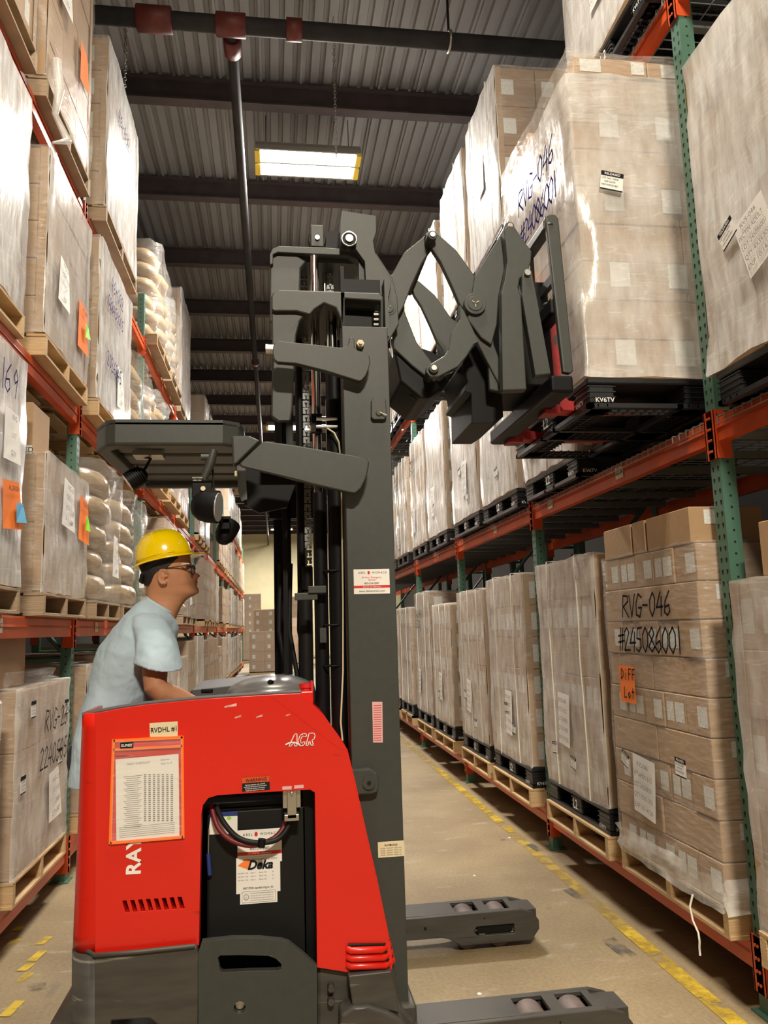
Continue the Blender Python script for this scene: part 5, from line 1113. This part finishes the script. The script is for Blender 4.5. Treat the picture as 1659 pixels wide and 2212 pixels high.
MB().prism(PL([(758, 1664), (800, 1660), (815, 1670), (819, 1690), (815, 1708), (800, 1714), (765, 1716)], 3.05), 'y', 3.035, .045).build('mast_pivot', 'grey', TR, bevel=.01)
c = onY(797, 1691, 3.03); MB().cyl((c.x, 3.035, c.z), (c.x, 3.026, c.z), .024, 24).cyl((c.x, 3.026, c.z), (c.x, 3.024, c.z), .008, 10, 1).build('pivot_cap', ['grey', 'hole'], TR)
# ---- carriage head on top of the mast
MB().prism(PL([(738, 455), (812, 466), (813, 500), (806, 520), (810, 545), (846, 605), (840, 640), (792, 640), (788, 565), (770, 540), (735, 535), (735, 480)], 3.3), 'y', 3.3, .04).build('carriage_head', 'grey', TR, bevel=.005)
MB().box(*sorted((onY(738, 455, 3.3).x, onY(812, 466, 3.3).x)), 3.34, 3.85, onY(738, 470, 3.3).z-.02, onY(738, 455, 3.3).z).build('head_tie', 'grey', TR)
c = onY(753, 523, 3.28); MB().cyl((c.x, 3.3, c.z), (c.x, 3.25, c.z), .036, 24).build('chain_wheel', 'black', TR, bevel=.004); MB().tube([(c.x+cos(a)*.033, 3.249, c.z+sin(a)*.033) for a in [i*pi/12 for i in range(24)]], .004, 6, closed=True).build('wheel_rim', 'chrome', TR); MB().cyl((c.x, 3.25, c.z), (c.x, 3.24, c.z), .017, 16).build('wheel_hub', 'steel', TR)
c = onY(685, 518, 3.36); MB().cyl((c.x, 3.36, c.z), (c.x, 3.42, c.z), .042, 20).build('small_pulley', 'black', TR, bevel=.004); MB().box(c.x-.03, c.x+.03, 3.345, 3.362, c.z-.04, c.z+.065).build('pulley_plate', 'grey', TR, bevel=.004); MB().cyl((c.x, 3.345, c.z), (c.x, 3.335, c.z), .011, 12).build('pulley_pin', 'steel', TR)
MB().cyl((onY(720, 525, 3.45).x, 3.45, onY(720, 520, 3.45).z), (onY(720, 525, 3.45).x, 3.5, onY(720, 520, 3.45).z), .05, 20).build('rear_pulley', 'black', TR)
MB().prism(PL([(812, 545), (848, 600), (858, 640), (862, 700), (838, 740), (822, 730), (822, 640)], 3.34), 'y', 3.34, .03).build('carriage_plate', 'grey', TR, bevel=.004)
MB().prism(PL([(845, 730), (935, 760), (985, 800), (930, 858), (905, 858), (862, 825)], 3.55), 'y', 3.55, .03).build('carriage_gusset', 'black', TR, bevel=.004)
# ---- scissor reach
def plate(name, pts, Y, th=.035, m='grey', bev=.005): return MB().prism(PL(pts, Y), 'y', Y, th).build(name, m, TR, bevel=bev)
A1 = [(820, 628), (848, 590), (873, 545), (900, 523), (917, 509), (925, 500), (935, 500), (944, 508), (944, 520), (934, 536), (925, 548), (912, 568), (888, 620), (872, 662), (850, 702), (838, 724), (826, 716)]
A2 = [(870, 662), (900, 738), (932, 780), (938, 792), (935, 806), (918, 812), (890, 790), (850, 752), (848, 716)]
B1 = [(918, 506), (926, 499), (938, 500), (950, 508), (986, 540), (1005, 566), (1026, 596), (1062, 620), (1060, 700), (1068, 745), (1088, 800), (1088, 848), (1062, 800), (1030, 738), (1003, 672), (993, 657), (975, 615), (952, 566), (936, 542)]
C1 = [(1026, 596), (1046, 562), (1075, 516), (1088, 496), (1100, 490), (1110, 500), (1106, 540), (1094, 566), (1078, 640), (1074, 700), (1062, 745), (1040, 730), (1010, 690)]
D1 = [(993, 657), (1003, 670), (1035, 738), (1026, 742), (1010, 768), (990, 792), (948, 814), (930, 815), (920, 804), (921, 793), (932, 785), (960, 768), (968, 756), (975, 720), (993, 690)]
F1 = [(905, 600), (944, 622), (982, 668), (968, 695), (953, 738), (945, 722), (922, 660), (897, 624)]
plate('scissor_arm', A1, 3.36); plate('scissor_arm', B1, 3.32, .035); plate('scissor_arm', C1, 3.30, .018); plate('scissor_arm', D1, 3.29, .028); plate('scissor_arm', A2, 3.40)
# far pair, about 0.55 m further across the truck
def far_plate(name, pts, Y, dy=.5, th=.03, m='grey'):
    q = PL(pts, Y); MB().prism(q, 'y', Y+dy, th).build(name, m, TR, bevel=.005)
far_plate('scissor_arm', B1, 3.36); far_plate('scissor_arm', D1, 3.36); far_plate('scissor_arm', A2, 3.4)
for (px, py, r, nm) in ((843, 653, .036, 'pivot_cap'), (1027, 655, .05, 'pivot_cap')):
    c = onY(px, py, 3.28); yy = 3.35 if px < 900 else 3.295
    MB().cyl((c.x, yy+.02, c.z), (c.x, yy-.012, c.z), r, 32).cyl((c.x, yy-.012, c.z), (c.x, yy-.016, c.z), r*.7, 32).build(nm, 'grey', TR, bevel=.003)
    m = MB()
    for k in range(3): a = k*2*pi/3+.5; m.tube([(c.x+cos(a)*.004, yy-.018, c.z+sin(a)*.004), (c.x+cos(a)*r*.36, yy-.018, c.z+sin(a)*r*.36)], .0022, 5)
    m.build('grease_mark', 'cream', TR)
for (px, py) in ((932, 513), (935, 799), (1098, 494)):
    c = onY(px, py, 3.3); MB().cyl((c.x, 3.42, c.z), (c.x, 3.275, c.z), .022, 20).build('pin_boss', 'grey', TR, bevel=.003); MB().cyl((c.x, 3.276, c.z), (c.x, 3.268, c.z), .012, 16).build('pivot_pin', 'steel', TR); MB().cyl((c.x, 3.4, c.z), (c.x, 3.9, c.z), .016, 10).build('cross_shaft', 'black', TR)
for (px, py, d) in ((908, 838, 0), (930, 842, 0)): c = onY(px, py, 3.45); MB().cyl((c.x-.03, 3.5, c.z-.03), (c.x+.05, 3.42, c.z+.07), .024, 12).build('tilt_cylinder', 'grey', TR)
MB().prism(PL([(852, 760), (935, 815), (985, 800), (960, 835), (928, 860), (908, 860), (865, 824)], 3.42), 'y', 3.42, .4).build('scissor_base', 'black', TR, bevel=.008)
c1 = onY(970, 690, 3.34); c3 = onY(952, 768, 3.34)
# fork carriage: posts, hydraulic plates, backrest, crossbars
plate('carriage_post', [(1088, 492), (1098, 487), (1112, 490), (1128, 514), (1149, 543), (1147, 566), (1138, 592), (1124, 600), (1120, 622), (1126, 640), (1138, 842), (1086, 844), (1083, 632), (1090, 605), (1096, 566), (1093, 530)], 3.24, .05)
plate('carriage_post', [(1128, 594), (1133, 582), (1142, 579), (1150, 586), (1152, 600), (1158, 634), (1190, 808), (1157, 812), (1128, 640)], 3.22, .05)
c = onY(1138, 591, 3.22); MB().cyl((c.x, 3.22, c.z), (c.x, 3.205, c.z), .014, 16).build('pivot_pin', 'steel', TR)
plate('carriage_body', [(1000, 782), (1032, 735), (1050, 780), (1085, 845), (1088, 900), (1066, 914), (1019, 914), (1018, 850), (1004, 845), (1010, 826)], 3.42, .42, 'black')
MB().box(1.0, 1.34, 3.5, 3.95, 2.72, 3.25).build('carriage_core', 'black', TR, bevel=.01)
plate('latch_plate', [(1055, 790), (1068, 776), (1085, 800), (1088, 848), (1058, 842)], 3.33, .03, 'grey')
q = [onY(1228, 815, 3.27), onY(1195, 808, 3.27)]
MB().box(1.24, 1.345, 3.27, 4.3, 2.62, 2.70).build('fork_bar', 'black', TR, bevel=.012)
MB().box(1.27, 1.34, 3.3, 4.2, 3.0, 3.08).build('fork_bar', 'black', TR, bevel=.012)
for fy in (3.55, 4.14):
    MB().prism([(1.355, 3.1), (1.395, 3.1), (1.40, 2.72), (1.43, 2.665), (1.52, 2.655), (2.5, 2.645), (2.5, 2.63), (1.5, 2.612), (1.40, 2.615), (1.36, 2.66)], 'y', fy, .1).build('fork', 'redd', TR, bevel=.006)
    MB().prism([(1.30, 2.60), (1.385, 2.60), (1.385, 2.70), (1.33, 2.70)], 'y', fy+.0, .1).cyl((1.33, fy-.012, 2.66), (1.33, fy+.11, 2.66), .022, 12).build('fork_hook', 'redd', TR, bevel=.004)
    MB().box(1.33, 1.40, fy+.01, fy+.09, 3.02, 3.12).build('fork_clamp', 'black', TR, bevel=.01)
c = onY(1186, 660, 3.38); MB().cyl((c.x, 3.4, c.z-.03), (c.x, 3.4, c.z+.015), .01, 10).cyl((c.x, 3.4, c.z+.01), (c.x, 3.4, c.z+.018), .02, 10).build('latch_pin', 'steel', TR)
# load backrest: near and far uprights in flat bar joined at the top
near = PL([(1178, 466), (1186, 463), (1200, 463), (1207, 472), (1239, 800), (1234, 806), (1217, 804), (1180, 480)], 3.27)
MB().prism(near, 'y', 3.27, .03).build('backrest_upright', 'grey', TR, bevel=.006)
a = onY(1190, 466, 3.27)
MB().box(a.x-.03, a.x+.022, 3.29, 3.9, a.z-.055, a.z-.01).build('backrest_top_bar', 'grey', TR, bevel=.006)
MB().tube([(a.x-.005, 3.28, a.z-.05), (a.x-.005, 3.3, a.z-.012)], .02, 6).build('backrest_corner', 'grey', TR)
MB().box(a.x+.01, a.x+.025, 3.6, 3.62, 3.1, a.z-.04).build('backrest_bar', 'grey', TR); MB().box(a.x+.03, a.x+.05, 3.88, 3.91, 2.75, a.z-.02).build('backrest_upright', 'grey', TR)
MB().box(a.x+.01, a.x+.035, 3.29, 3.9, 3.17, 3.215).build('backrest_bar', 'grey', TR)
# ---- overhead guard
gz = 2.345
pl = [(-.72, 3.3), (-.66, 3.18), (-.62, 3.16), (-.2, 3.16), (-.135, 3.2), (-.12, 3.3), (-.12, 4.15), (-.7, 4.15)]
inn = [(-.66, 3.28), (-.6, 3.22), (-.2, 3.22), (-.17, 3.28), (-.17, 4.1), (-.64, 4.1)]
m = MB().prism(pl, 'z', gz, .105, holes=[inn]); m.build('guard_frame', 'grey', TR, bevel=.012, seg=3)
MB().prism([(a, b) for a, b in pl], 'z', gz+.085, .02).build('guard_roof', 'grey', TR)
for yy in (3.27, 3.49, 3.71, 3.93): MB().box(-.66, -.16, yy, yy+.185, gz+.03, gz+.075).build('guard_panel', 'grey', TR, bevel=.018, seg=3)
MB().box(-.58, -.46, 3.32, 3.42, gz-.004, gz+.015).build('lamp_bracket', 'steel', TR)
def lampd(c, d, r, ln, ribs, nm, par=TR):
    c = Vector(c); d = Vector(d).normalized(); m = MB(); pts = [c+d*ln*f for f in (0, .08, .3, .6, .92, 1)]; rr = [r*.35, r*.62, r*.88, r*.98, r, r]
    m.tube(pts, rr, 24)
    if ribs:
        for k in range(6): m.tube([c+d*ln*(.2+k*.12), c+d*ln*(.2+k*.12+.05)], r*1.06, 24)
    m.build(nm, 'black', par)
    MB().tube([c+d*(ln-.001), c+d*(ln+.004)], r*.88, 24).build(nm+'_lens', 'dome', par)
b = onY(282, 1030, 3.3); lampd((b.x+.055, 3.34, b.z+.03), (-.8, -.1, -.55), .042, .085, True, 'ribbed_work_light')
MB().tube([(b.x+.05, 3.34, b.z+.04), (b.x+.07, 3.36, b.z+.09), (b.x+.04, 3.38, gz)], .006, 6).build('light_cable', 'rubber', TR)
b = onY(462, 1094, 3.15); lampd((b.x-.085, 3.16, b.z+.006), (.96, -.2, -.1), .066, .105, False, 'round_blue_spot_light')
b2 = onY(487, 1160, 3.3); lampd((b2.x-.02, 3.32, b2.z-.02), (.25, .3, .55), .045, .1, False, 'small_spot_light')
a = onY(462, 972, 3.15); c = onY(440, 1035, 3.15); MB().tube([a, (a.x-.012, 3.15, a.z-.05), c], [.016, .02, .014], 10).cyl((a.x-.05, 3.15, a.z-.03), (a.x-.01, 3.15, a.z-.03), .014, 8).build('mirror_arm', 'grey', TR)
p1 = onY(415, 1045, 3.14); p2 = onY(458, 1070, 3.14)
MB().box(p1.x, p2.x, 3.13, 3.145, p2.z-.01, p1.z).build('spot_bracket', 'black', TR, bevel=.003); c = onY(439, 1056, 3.13); MB().cyl((c.x, 3.13, c.z), (c.x, 3.12, c.z), .010, 8).build('bracket_bolt', 'cream', TR)
m = MB(); c = onY(426, 1034, 3.13); text_mb(m, 'SOLUTIONS', (c.x, 3.128, c.z+.004), XA, ZA, .005, 0); text_mb(m, 'safety rules', (c.x, 3.128, c.z-.006), XA, ZA, .005, 0); m.build('bracket_lettering', 'white_p', TR)
MB().tube([onY(458, 990, 3.2), onY(462, 1060, 3.18), onY(478, 1110, 3.2), onY(480, 1140, 3.3)], .004, 6).build('light_cable', 'rubber', TR)
p = onY(480, 1122, 3.28); MB().box(p.x-.04, p.x+.035, 3.27, 3.285, p.z-.015, p.z+.012).box(p.x-.01, p.x+.03, 3.27, 3.3, p.z-.04, p.z).build('spot_bracket', 'black', TR)
for (px, py) in ((512, 1023), (511, 1062)): c = onY(px, py, 3.3); MB().box(c.x-.01, c.x+.014, 3.29, 3.31, c.z-.012, c.z+.01).build('cable_plug', 'cream', TR, bevel=.002)
MB().prism(PL([(512, 1005), (530, 1012), (534, 1078), (522, 1082), (514, 1060)], 3.25), 'y', 3.25, .02).build('guard_post', 'console', TR)
# guard support columns behind the driver side and by the mast
MB().box(.0, .05, 4.05, 4.12, 1.3, 2.36).build('guard_column', 'black', TR)
# ================================================================== the driver
YP = 3.56
def P3(px, py, Y=YP): return onY(px, py, Y)
PS = thing('person', P3(230, 1640)-Vector((0, 0, P3(230, 1640).z-.24)), 'driver in yellow hard hat, glasses and pale blue t-shirt leaning forward in the truck', 'person')
def ring_pts(bk, fr, hw, n=20, nose=0, ns=.012, jaw=1., Y=YP):
    a = P3(*bk, Y); b = P3(*fr, Y); c = (a+b)/2; h = (b-a)/2; out = []
    for i in range(n):
        t = 2*pi*i/n; ct, st = cos(t), sin(t)
        y = hw*math.copysign(abs(st)**(.9 if ct < 0 else jaw), st)
        p = c+h*(math.copysign(abs(ct)**.9, ct))+YA*y
        if nose: p = p+Vector((nose*math.exp(-(y/ns)**2), 0, 0)) if ct > 0 else p
        out.append(p)
    return out
def loft(m, rings, cap=True, smooth=True):
    n = len(rings[0]); vs = [v for r in rings for v in r]
    m.add(vs, [(k*n+j, k*n+(j+1) % n, (k+1)*n+(j+1) % n, (k+1)*n+j) for k in range(len(rings)-1) for j in range(n)], 0, smooth)
    if cap: m.add(rings[0], [tuple(range(n))], 0, smooth); m.add(rings[-1], [tuple(range(n))], 0, smooth)
    return m
HR = [(1156, 345, 372, .03, 0, 1), (1160, 332, 386, .05, 0, 1), (1170, 320, 398, .066, 0, 1), (1182, 313, 406, .073, 0, 1), (1195, 309, 410, .076, 0, 1), (1208, 307, 412, .077, 0, 1), (1217, 306, 414, .077, 0, 1), (1223, 306, 414.5, .076, .001, 1.05), (1228, 306, 413, .076, .006, 1.1), (1233, 307, 413, .0755, .012, 1.1),
      (1238, 307, 415, .075, .022, 1.1), (1242, 308, 417, .075, .031, 1.15), (1245.5, 308.5, 418, .074, .031, 1.2), (1249, 309, 419.5, .073, .017, 1.25), (1252, 310, 421, .072, .010, 1.3), (1255.5, 311, 422, .071, .012, 1.3), (1259, 312, 422, .07, .007, 1.35), (1262.5, 313, 421.5, .069, .012, 1.35), (1266, 314, 421, .067, .008, 1.4),
      (1271, 315.5, 423, .064, .010, 1.4), (1277, 317, 425, .061, .012, 1.45), (1282, 317.5, 423, .058, .011, 1.4), (1287, 318, 416, .055, .006, 1.3), (1292, 318, 408, .054, 0, 1.1), (1300, 318, 399, .054, 0, 1), (1312, 318, 391, .057, 0, 1), (1326, 316, 384, .064, 0, 1), (1342, 312, 378, .08, 0, 1)]
def head_rings(s=1.0, n=40): return [ring_pts((b, y), (f, y), hw*s, n, ns_*1.0, .0125 if y < 1251 else .022, jw) for (y, b, f, hw, ns_, jw) in HR]
body = MB(); loft(body, head_rings())
# brow ridge, cheek, chin fill are in the rings; ear
def ear(m, Y, s):
    c = P3(354, 1246, Y); 
    pts = [c+Vector((cos(a)*.021+sin(a)*.005, s*(.012-.006*cos(a)), sin(a)*.031)) for a in [i*pi/8 for i in range(13)]]
    m.tube([c+Vector((.012, s*.0, -.03))]+[c+Vector((.018*cos(a)-.003, s*(.010+.006*sin(a*.5)), .03*sin(a))) for a in [-1.2+-.35*i for i in range(13)]]+[c+Vector((.016, 0, .012))], .0062, 8)
    m.tube([c+Vector((-.004, 0, -.02)), c+Vector((-.004, s*.004, 0)), c+Vector((-.002, 0, .018))], .009, 8); m.tube([c+Vector((.01, s*.002, -.002)), c+Vector((.012, s*.006, .003))], .005, 8)
    m.tube([c+Vector((.006, s*.003, -.022)), c+Vector((.008, s*.006, -.03))], .007, 8)
ear(body, YP-.075, -1); ear(body, YP+.075, 1)
TR_ = [((322, 1300), (372, 1328), .07), ((298, 1318), (376, 1348), .125), ((272, 1345), (376, 1372), .165), ((248, 1372), (370, 1402), .18), ((226, 1405), (356, 1437), .178), ((213, 1448), (336, 1478), .165), ((200, 1500), (316, 1517), .155), ((184, 1542), (304, 1556), .155), ((170, 1590), (298, 1600), .165), ((168, 1650), (292, 1655), .165)]
loft(body, [ring_pts(b, f, hw, 28) for b, f, hw in TR_])
def arm(m, s):
    Ys = YP+s*.17; Ye = YP+s*.22; Yw = YP+s*.16
    sh, el, wr = P3(328, 1362, Ys), P3(338, 1492, Ye), P3(448, 1533, Yw)
    pts = [sh, sh.lerp(el, .35), sh.lerp(el, .7), el.lerp(sh, .06)+Vector((-.002, 0, 0)), el.lerp(wr, .12), el.lerp(wr, .35), el.lerp(wr, .7), wr]
    m.tube(pts, [.050, .052, .051, .047, .047, .045, .035, .027], 18)
    d = (wr-el).normalized(); side = YA*s; up = d.cross(side).normalized(); up = up if up.z > 0 else -up
    pc = wr+d*.045; m.tube([wr, wr+d*.02, pc, wr+d*.085], [.026, .032, .038, .034], 14, sy=1)
    for k in range(4):
        o = wr+d*.085+side*(.026-.0175*k); L_ = [.034, .039, .036, .028][k]
        a = o+d*L_+up*.008; b = a+d*L_*.55-up*.018; c = b-up*.02-d*.006
        m.tube([o-d*.03, o, a, b, c], [.010, .0098, .0092, .0085, .0075], 8)
    th = wr+d*.03-side*.03; m.tube([wr+d*.02-side*.012, th, th+d*.03-side*.018-up*.006, th+d*.05-side*.014-up*.016], [.014, .013, .011, .009], 8)
    return wr+d*.1
hr = arm(body, -1); hl = arm(body, 1)
bo = body.build('body', 'skin', PS, fix=True)
def remesh(o, vx, sm=3, f=.5):
    r = o.modifiers.new('r', 'REMESH'); r.mode = 'VOXEL'; r.voxel_size = vx; r.use_smooth_shade = True
    s = o.modifiers.new('s', 'SMOOTH'); s.iterations = sm; s.factor = f
remesh(bo, .0036, 4)
# hair
hm = MB(); lim = {1156: 360, 1160: 372, 1170: 385, 1182: 392, 1195: 392, 1208: 388, 1217: 378, 1223: 371, 1228: 366, 1233: 349, 1238: 342, 1242: 338, 1245.5: 336, 1249: 334, 1252: 333, 1255.5: 331, 1259: 329, 1262.5: 326, 1266: 323}
rows = []
for (y, b, f, hw, ns_, jw) in HR:
    if y not in lim: continue
    r = ring_pts((b-1.5, y), (f, y), hw+.004, 40, 0, .0125, jw); L = P3(lim[y], y).x; cy = YP; q = []
    A0 = P3(b-1.5, y); B0 = P3(f, y); c0 = (A0+B0)/2; h0 = (B0.x-A0.x)/2; ct = max(-1, min(1, (L-c0.x)/h0)); ct = math.copysign(abs(ct)**(1/.9), ct); ys = (hw+.004)*math.sqrt(max(0, 1-ct*ct))**(.9 if ct < 0 else jw)
    for p in r:
        if p.x > L: p = Vector((L, cy+math.copysign(ys, p.y-cy), p.z))
        q.append(p)
    rows.append(q)
loft(hm, rows); hm.build('hair', 'hair', PS, fix=True)
# brow, eyes, mouth
for s in (-1, 1):
    e = P3(410.5, 1231.5, YP+s*.031); 
    m = MB(); m.tube([e+Vector((-.011, s*.012, 0)), e+Vector((-.003, s*.002, .0)), e+Vector((.0005, -s*.008, -.001))], [.004, .0075, .004], 8); m.build('eye', 'eye', PS)
    MB().cyl(e+Vector((.0, -s*.001, 0)), e+Vector((.0055, -s*.0015, .001)), .0042, 10).build('iris', 'black', PS)
    MB().tube([e+Vector((-.016, s*.02, .012)), e+Vector((-.002, s*.006, .019)), e+Vector((.006, -s*.016, .015))], [.002, .0035, .002], 6).build('eyebrow', 'hair', PS)
    MB().tube([e+Vector((-.014, s*.015, .003)), e+Vector((.0015, s*.001, .0065)), e+Vector((.004, -s*.009, .003))], .0018, 6).build('eyelid', 'skin', PS)
c = P3(427.2, 1258.6, YP)
MB().tube([c+Vector((-.012, -.018, .001)), c+Vector((-.004, -.010, .0)), c+Vector((-.0005, 0, .0)), c+Vector((-.004, .010, .0)), c+Vector((-.012, .018, .001))], [.001, .0016, .0018, .0016, .001], 8).build('mouth_line', 'lips', PS)
# ---- hard hat
hat = thing('hard_hat', P3(354, 1208), 'glossy yellow hard hat worn by the driver', 'hard hat'); H0 = P3(355, 1208); tl = radians(11.5)
RT = Matrix.Rotation(-tl, 3, 'Y')
def HL(x, y, z): return H0+RT @ Vector((x, y, z))
nu, nv = 44, 12; vs = []
for j in range(nv+1):
    th = j/nv*pi/2; ct, st_ = cos(th)**.82, sin(th)
    for i in range(nu):
        a = 2*pi*i/nu; L = .122; W_ = .107; x, y = cos(a)*L*ct, sin(a)*W_*ct; z = .128*st_**.95
        if abs(y) < .034 and z > .03: z += .005*max(0, 1-(abs(y)/.034)**4)*min(1, (z-.03)/.03)
        vs.append(HL(x, y, z))
m = MB().add(vs, [(j*nu+i, j*nu+(i+1) % nu, (j+1)*nu+(i+1) % nu, (j+1)*nu+i) for j in range(nv) for i in range(nu)], 0, True)
o = m.build('shell', 'helmet', hat, fix=True); sd = o.modifiers.new('s', 'SOLIDIFY'); sd.thickness = .003
rim = []
for i in range(nu):
    a = 2*pi*i/nu; ca, sa = cos(a), sin(a); e = .010+max(0, ca)**3*.046+max(0, -ca)**4*.008; dz = -.004-max(0, ca)**2*.006-max(0, -ca)**4*.012
    rim.append([HL(ca*.1205, sa*.1055, .002), HL(ca*(.122+e*.5), sa*(.107+min(e, .016)*.5), dz*.4+.001), HL(ca*(.122+e), sa*(.107+min(e, .018)), dz), HL(ca*(.122+e)-ca*.001, sa*(.107+min(e, .018)), dz-.005), HL(ca*.118, sa*.103, -.004)])
m = MB().add([v for r in rim for v in r], [(i*5+k, i*5+k+1, ((i+1) % nu)*5+k+1, ((i+1) % nu)*5+k) for i in range(nu) for k in range(4)], 0, True)
m.build('brim', 'helmet', hat, fix=True)
for (x0, x1) in ((-.075, .005), (.03, .06)): MB().tube([HL(x0, -.106*math.sqrt(1-(x0/.122)**2)-.001, .014), HL((x0+x1)/2, -.1065*math.sqrt(1-((x0+x1)/2/.122)**2)-.001, .015), HL(x1, -.106*math.sqrt(1-(x1/.122)**2)-.001, .014)], .0035, 6).build('side_slot', 'helmet', hat)
c = HL(.012, -.112, -.002); MB().cyl(c, c+Vector((0, -.004, 0)), .004, 10).build('rivet', 'helmet', hat)
bd = []
for i in range(36):
    a = 2*pi*i/36; ca, sa = cos(a), sin(a); drop = .02+max(0, -ca)**2*.045; inr = .95 if ca > 0 else 1
    bd.append([HL(ca*.108*inr-.004, sa*.092, .002), HL(ca*.100*inr-.006+min(0, ca)*-.006, sa*.0845, -drop)])
m = MB().add([v for r in bd for v in r], [(i*2, i*2+1, ((i+1) % 36)*2+1, ((i+1) % 36)*2) for i in range(36)], 0, True); o = m.build('headband', 'rubber', hat); sd = o.modifiers.new('s', 'SOLIDIFY'); sd.thickness = .003; sd.offset = 0
MB().tube([HL(-.098, -.05, -.05), HL(-.109, -.02, -.075), HL(-.11, .02, -.075), HL(-.098, .05, -.05)], [.008, .012, .012, .008], 8).build('nape_strap', 'rubber', hat)
MB().cyl(HL(-.112, -.012, -.073), HL(-.118, -.012, -.076), .012, 12).build('adjuster_knob', 'rubber', hat)
# ---- glasses
gl = thing('glasses', P3(414, 1230), 'black framed glasses with a pale strip on the temple worn by the driver', 'glasses')
for s in (-1, 1):
    a = P3(350, 1229, YP+s*.081); b = P3(405, 1220.5, YP+s*.074); MB().tube([a+Vector((-.01, 0, -.012)), a, b, b+Vector((.012, -s*.006, -.004))], [.0016, .002, .0025, .0025], 6).build('temple', 'frame_b', gl)
    w0 = P3(392, 1219, YP+s*.0775); w1 = P3(409, 1217.5, YP+s*.074); MB().tube([w0, w1], .0045, 6, sy=.6).build('temple_strip', 'white_p', gl)
    c = P3(417, 1231, YP+s*.034)+Vector((.0, 0, 0)); yaw = s*.22; ux_ = Vector((sin(-yaw)*1.0, cos(yaw), 0)); vz_ = Vector((.10, 0, .995))
    rp = [c+ux_*cos(t_)*.026+vz_*sin(t_)*.021 for t_ in [i*pi/12 for i in range(24)]]
    MB().tube(rp, .0024, 6, closed=True).build('rim', 'frame_b', gl); MB().add(rp, [tuple(range(24))]).build('lens', 'lens', gl)
c = P3(421, 1229, YP); MB().tube([c+Vector((-.003, -.011, 0)), c+Vector((.003, 0, .003)), c+Vector((-.003, .011, 0))], .002, 6).build('bridge', 'frame_b', gl)
# ---- shirt
sh = MB(); SR = [((319, 1293), (374, 1326), .076), ((312, 1296), (378, 1333), .10), ((297, 1306), (381, 1342), .145), ((270, 1329), (383, 1362), .185), ((243, 1360), (379, 1396), .20), ((220, 1398), (366, 1434), .197), ((205, 1443), (347, 1476), .185), ((191, 1497), (327, 1517), .176), ((174, 1539), (314, 1556), .178), ((160, 1588), (308, 1600), .188), ((156, 1655), (306, 1660), .192), ((158, 1690), (304, 1692), .190)]
rr = random.Random(9); rg = []
for k, (b, f, hw) in enumerate(SR):
    r = ring_pts(b, f, hw, 48); c = sum(r, Vector())/48; q = []
    for i, p in enumerate(r):
        wv = (sin(i*.9+k*.7)*.35+sin(i*.37-k*1.3)*.5+sin(i*1.7+k*2.1)*.2)*.006*min(1, k/3)*(1 if k < 8 else 2)
        q.append(p+(p-c).normalized()*wv)
    rg.append(q)
loft(sh, rg)
for s in (-1, 1):
    Ys = YP+s*.155; Yh = YP+s*.225
    cs = [(P3(322, 1322, YP+s*.12), .02), (P3(322, 1326, YP+s*.125), .05), (P3(323, 1335, YP+s*.14), .07), (P3(330, 1358, YP+s*.172), .083), (P3(338, 1390, YP+s*.2), .086), (P3(341, 1420, YP+s*.213), .088), (P3(342, 1444, YP+s*.22), .094)]
    n = 40; R_ = []
    for k, (c, r) in enumerate(cs):
        R_.append([c+Vector((cos(2*pi*i/n)*r*(1+.03*sin(i*.8+k*1.5)), sin(2*pi*i/n)*r*.86*(1+.03*sin(i*.5+k)), (sin(2*pi*i/n*2+1)*.01-.012*cos(2*pi*i/n)) if k == 6 else cos(2*pi*i/n)*-.004*k)) for i in range(n)])
    inn = [[c_+(p-c_)*.87 for p in rgk] for rgk, (c_, _) in zip(R_, cs)]; inn[-1] = [p+Vector((0, 0, -.0)) for p in inn[-1]]
    full = R_+inn[::-1][:4]; loft(sh, full, cap=False); sh.add(R_[0], [tuple(range(n))], 0, True); sh.add(inn[3], [tuple(range(n))], 0, True)
so = sh.build('t_shirt', 'shirt', PS, fix=True); remesh(so, .0042, 3, .4)
for nm, sz, stg in (('cloth_folds', .13, .016), ('cloth_creases', .035, .004)):
    tx = bpy.data.textures.new(nm, 'CLOUDS'); tx.noise_scale = sz; tx.noise_depth = 1
    dm_ = so.modifiers.new(nm, 'DISPLACE'); dm_.texture = tx; dm_.strength = stg; dm_.mid_level = .5; dm_.texture_coords = 'GLOBAL'
col = ring_pts((318, 1292), (376, 1327), .078, 36); MB().tube(col, .007, 8, closed=True).build('collar', 'shirt', PS)
# ---- trousers and shoes, hidden behind the truck side
for s in (-1, 1):
    hp = P3(226, 1660, YP+s*.08); kn = Vector((-.53, YP+s*.1, .74)); an = Vector((-.56, YP+s*.1, .33))
    MB().tube([hp+Vector((0, 0, .02)), hp.lerp(kn, .5), kn, kn.lerp(an, .5), an], [.098, .088, .068, .062, .05], 16).build('trouser_leg', 'jeans', PS)
    MB().tube([an+Vector((-.05, 0, -.045)), an+Vector((-.02, 0, -.03)), an+Vector((.08, 0, -.045)), an+Vector((.17, 0, -.06))], [.04, .048, .042, .026], 14).build('shoe', 'rubber', PS)
hp = P3(226, 1640); MB().tube([hp+Vector((0, 0, .06)), hp, hp+Vector((0, 0, -.08))], [.14, .15, .13], 20, sy=1).build('trouser_seat', 'jeans', PS)
for h_ in (hr, hl): MB().tube([(h_.x, h_.y, 1.15), (h_.x, h_.y, h_.z-.01), (h_.x+.02, h_.y, h_.z+.012)], [.018, .016, .014], 10).build('control_handle', 'black', TR)
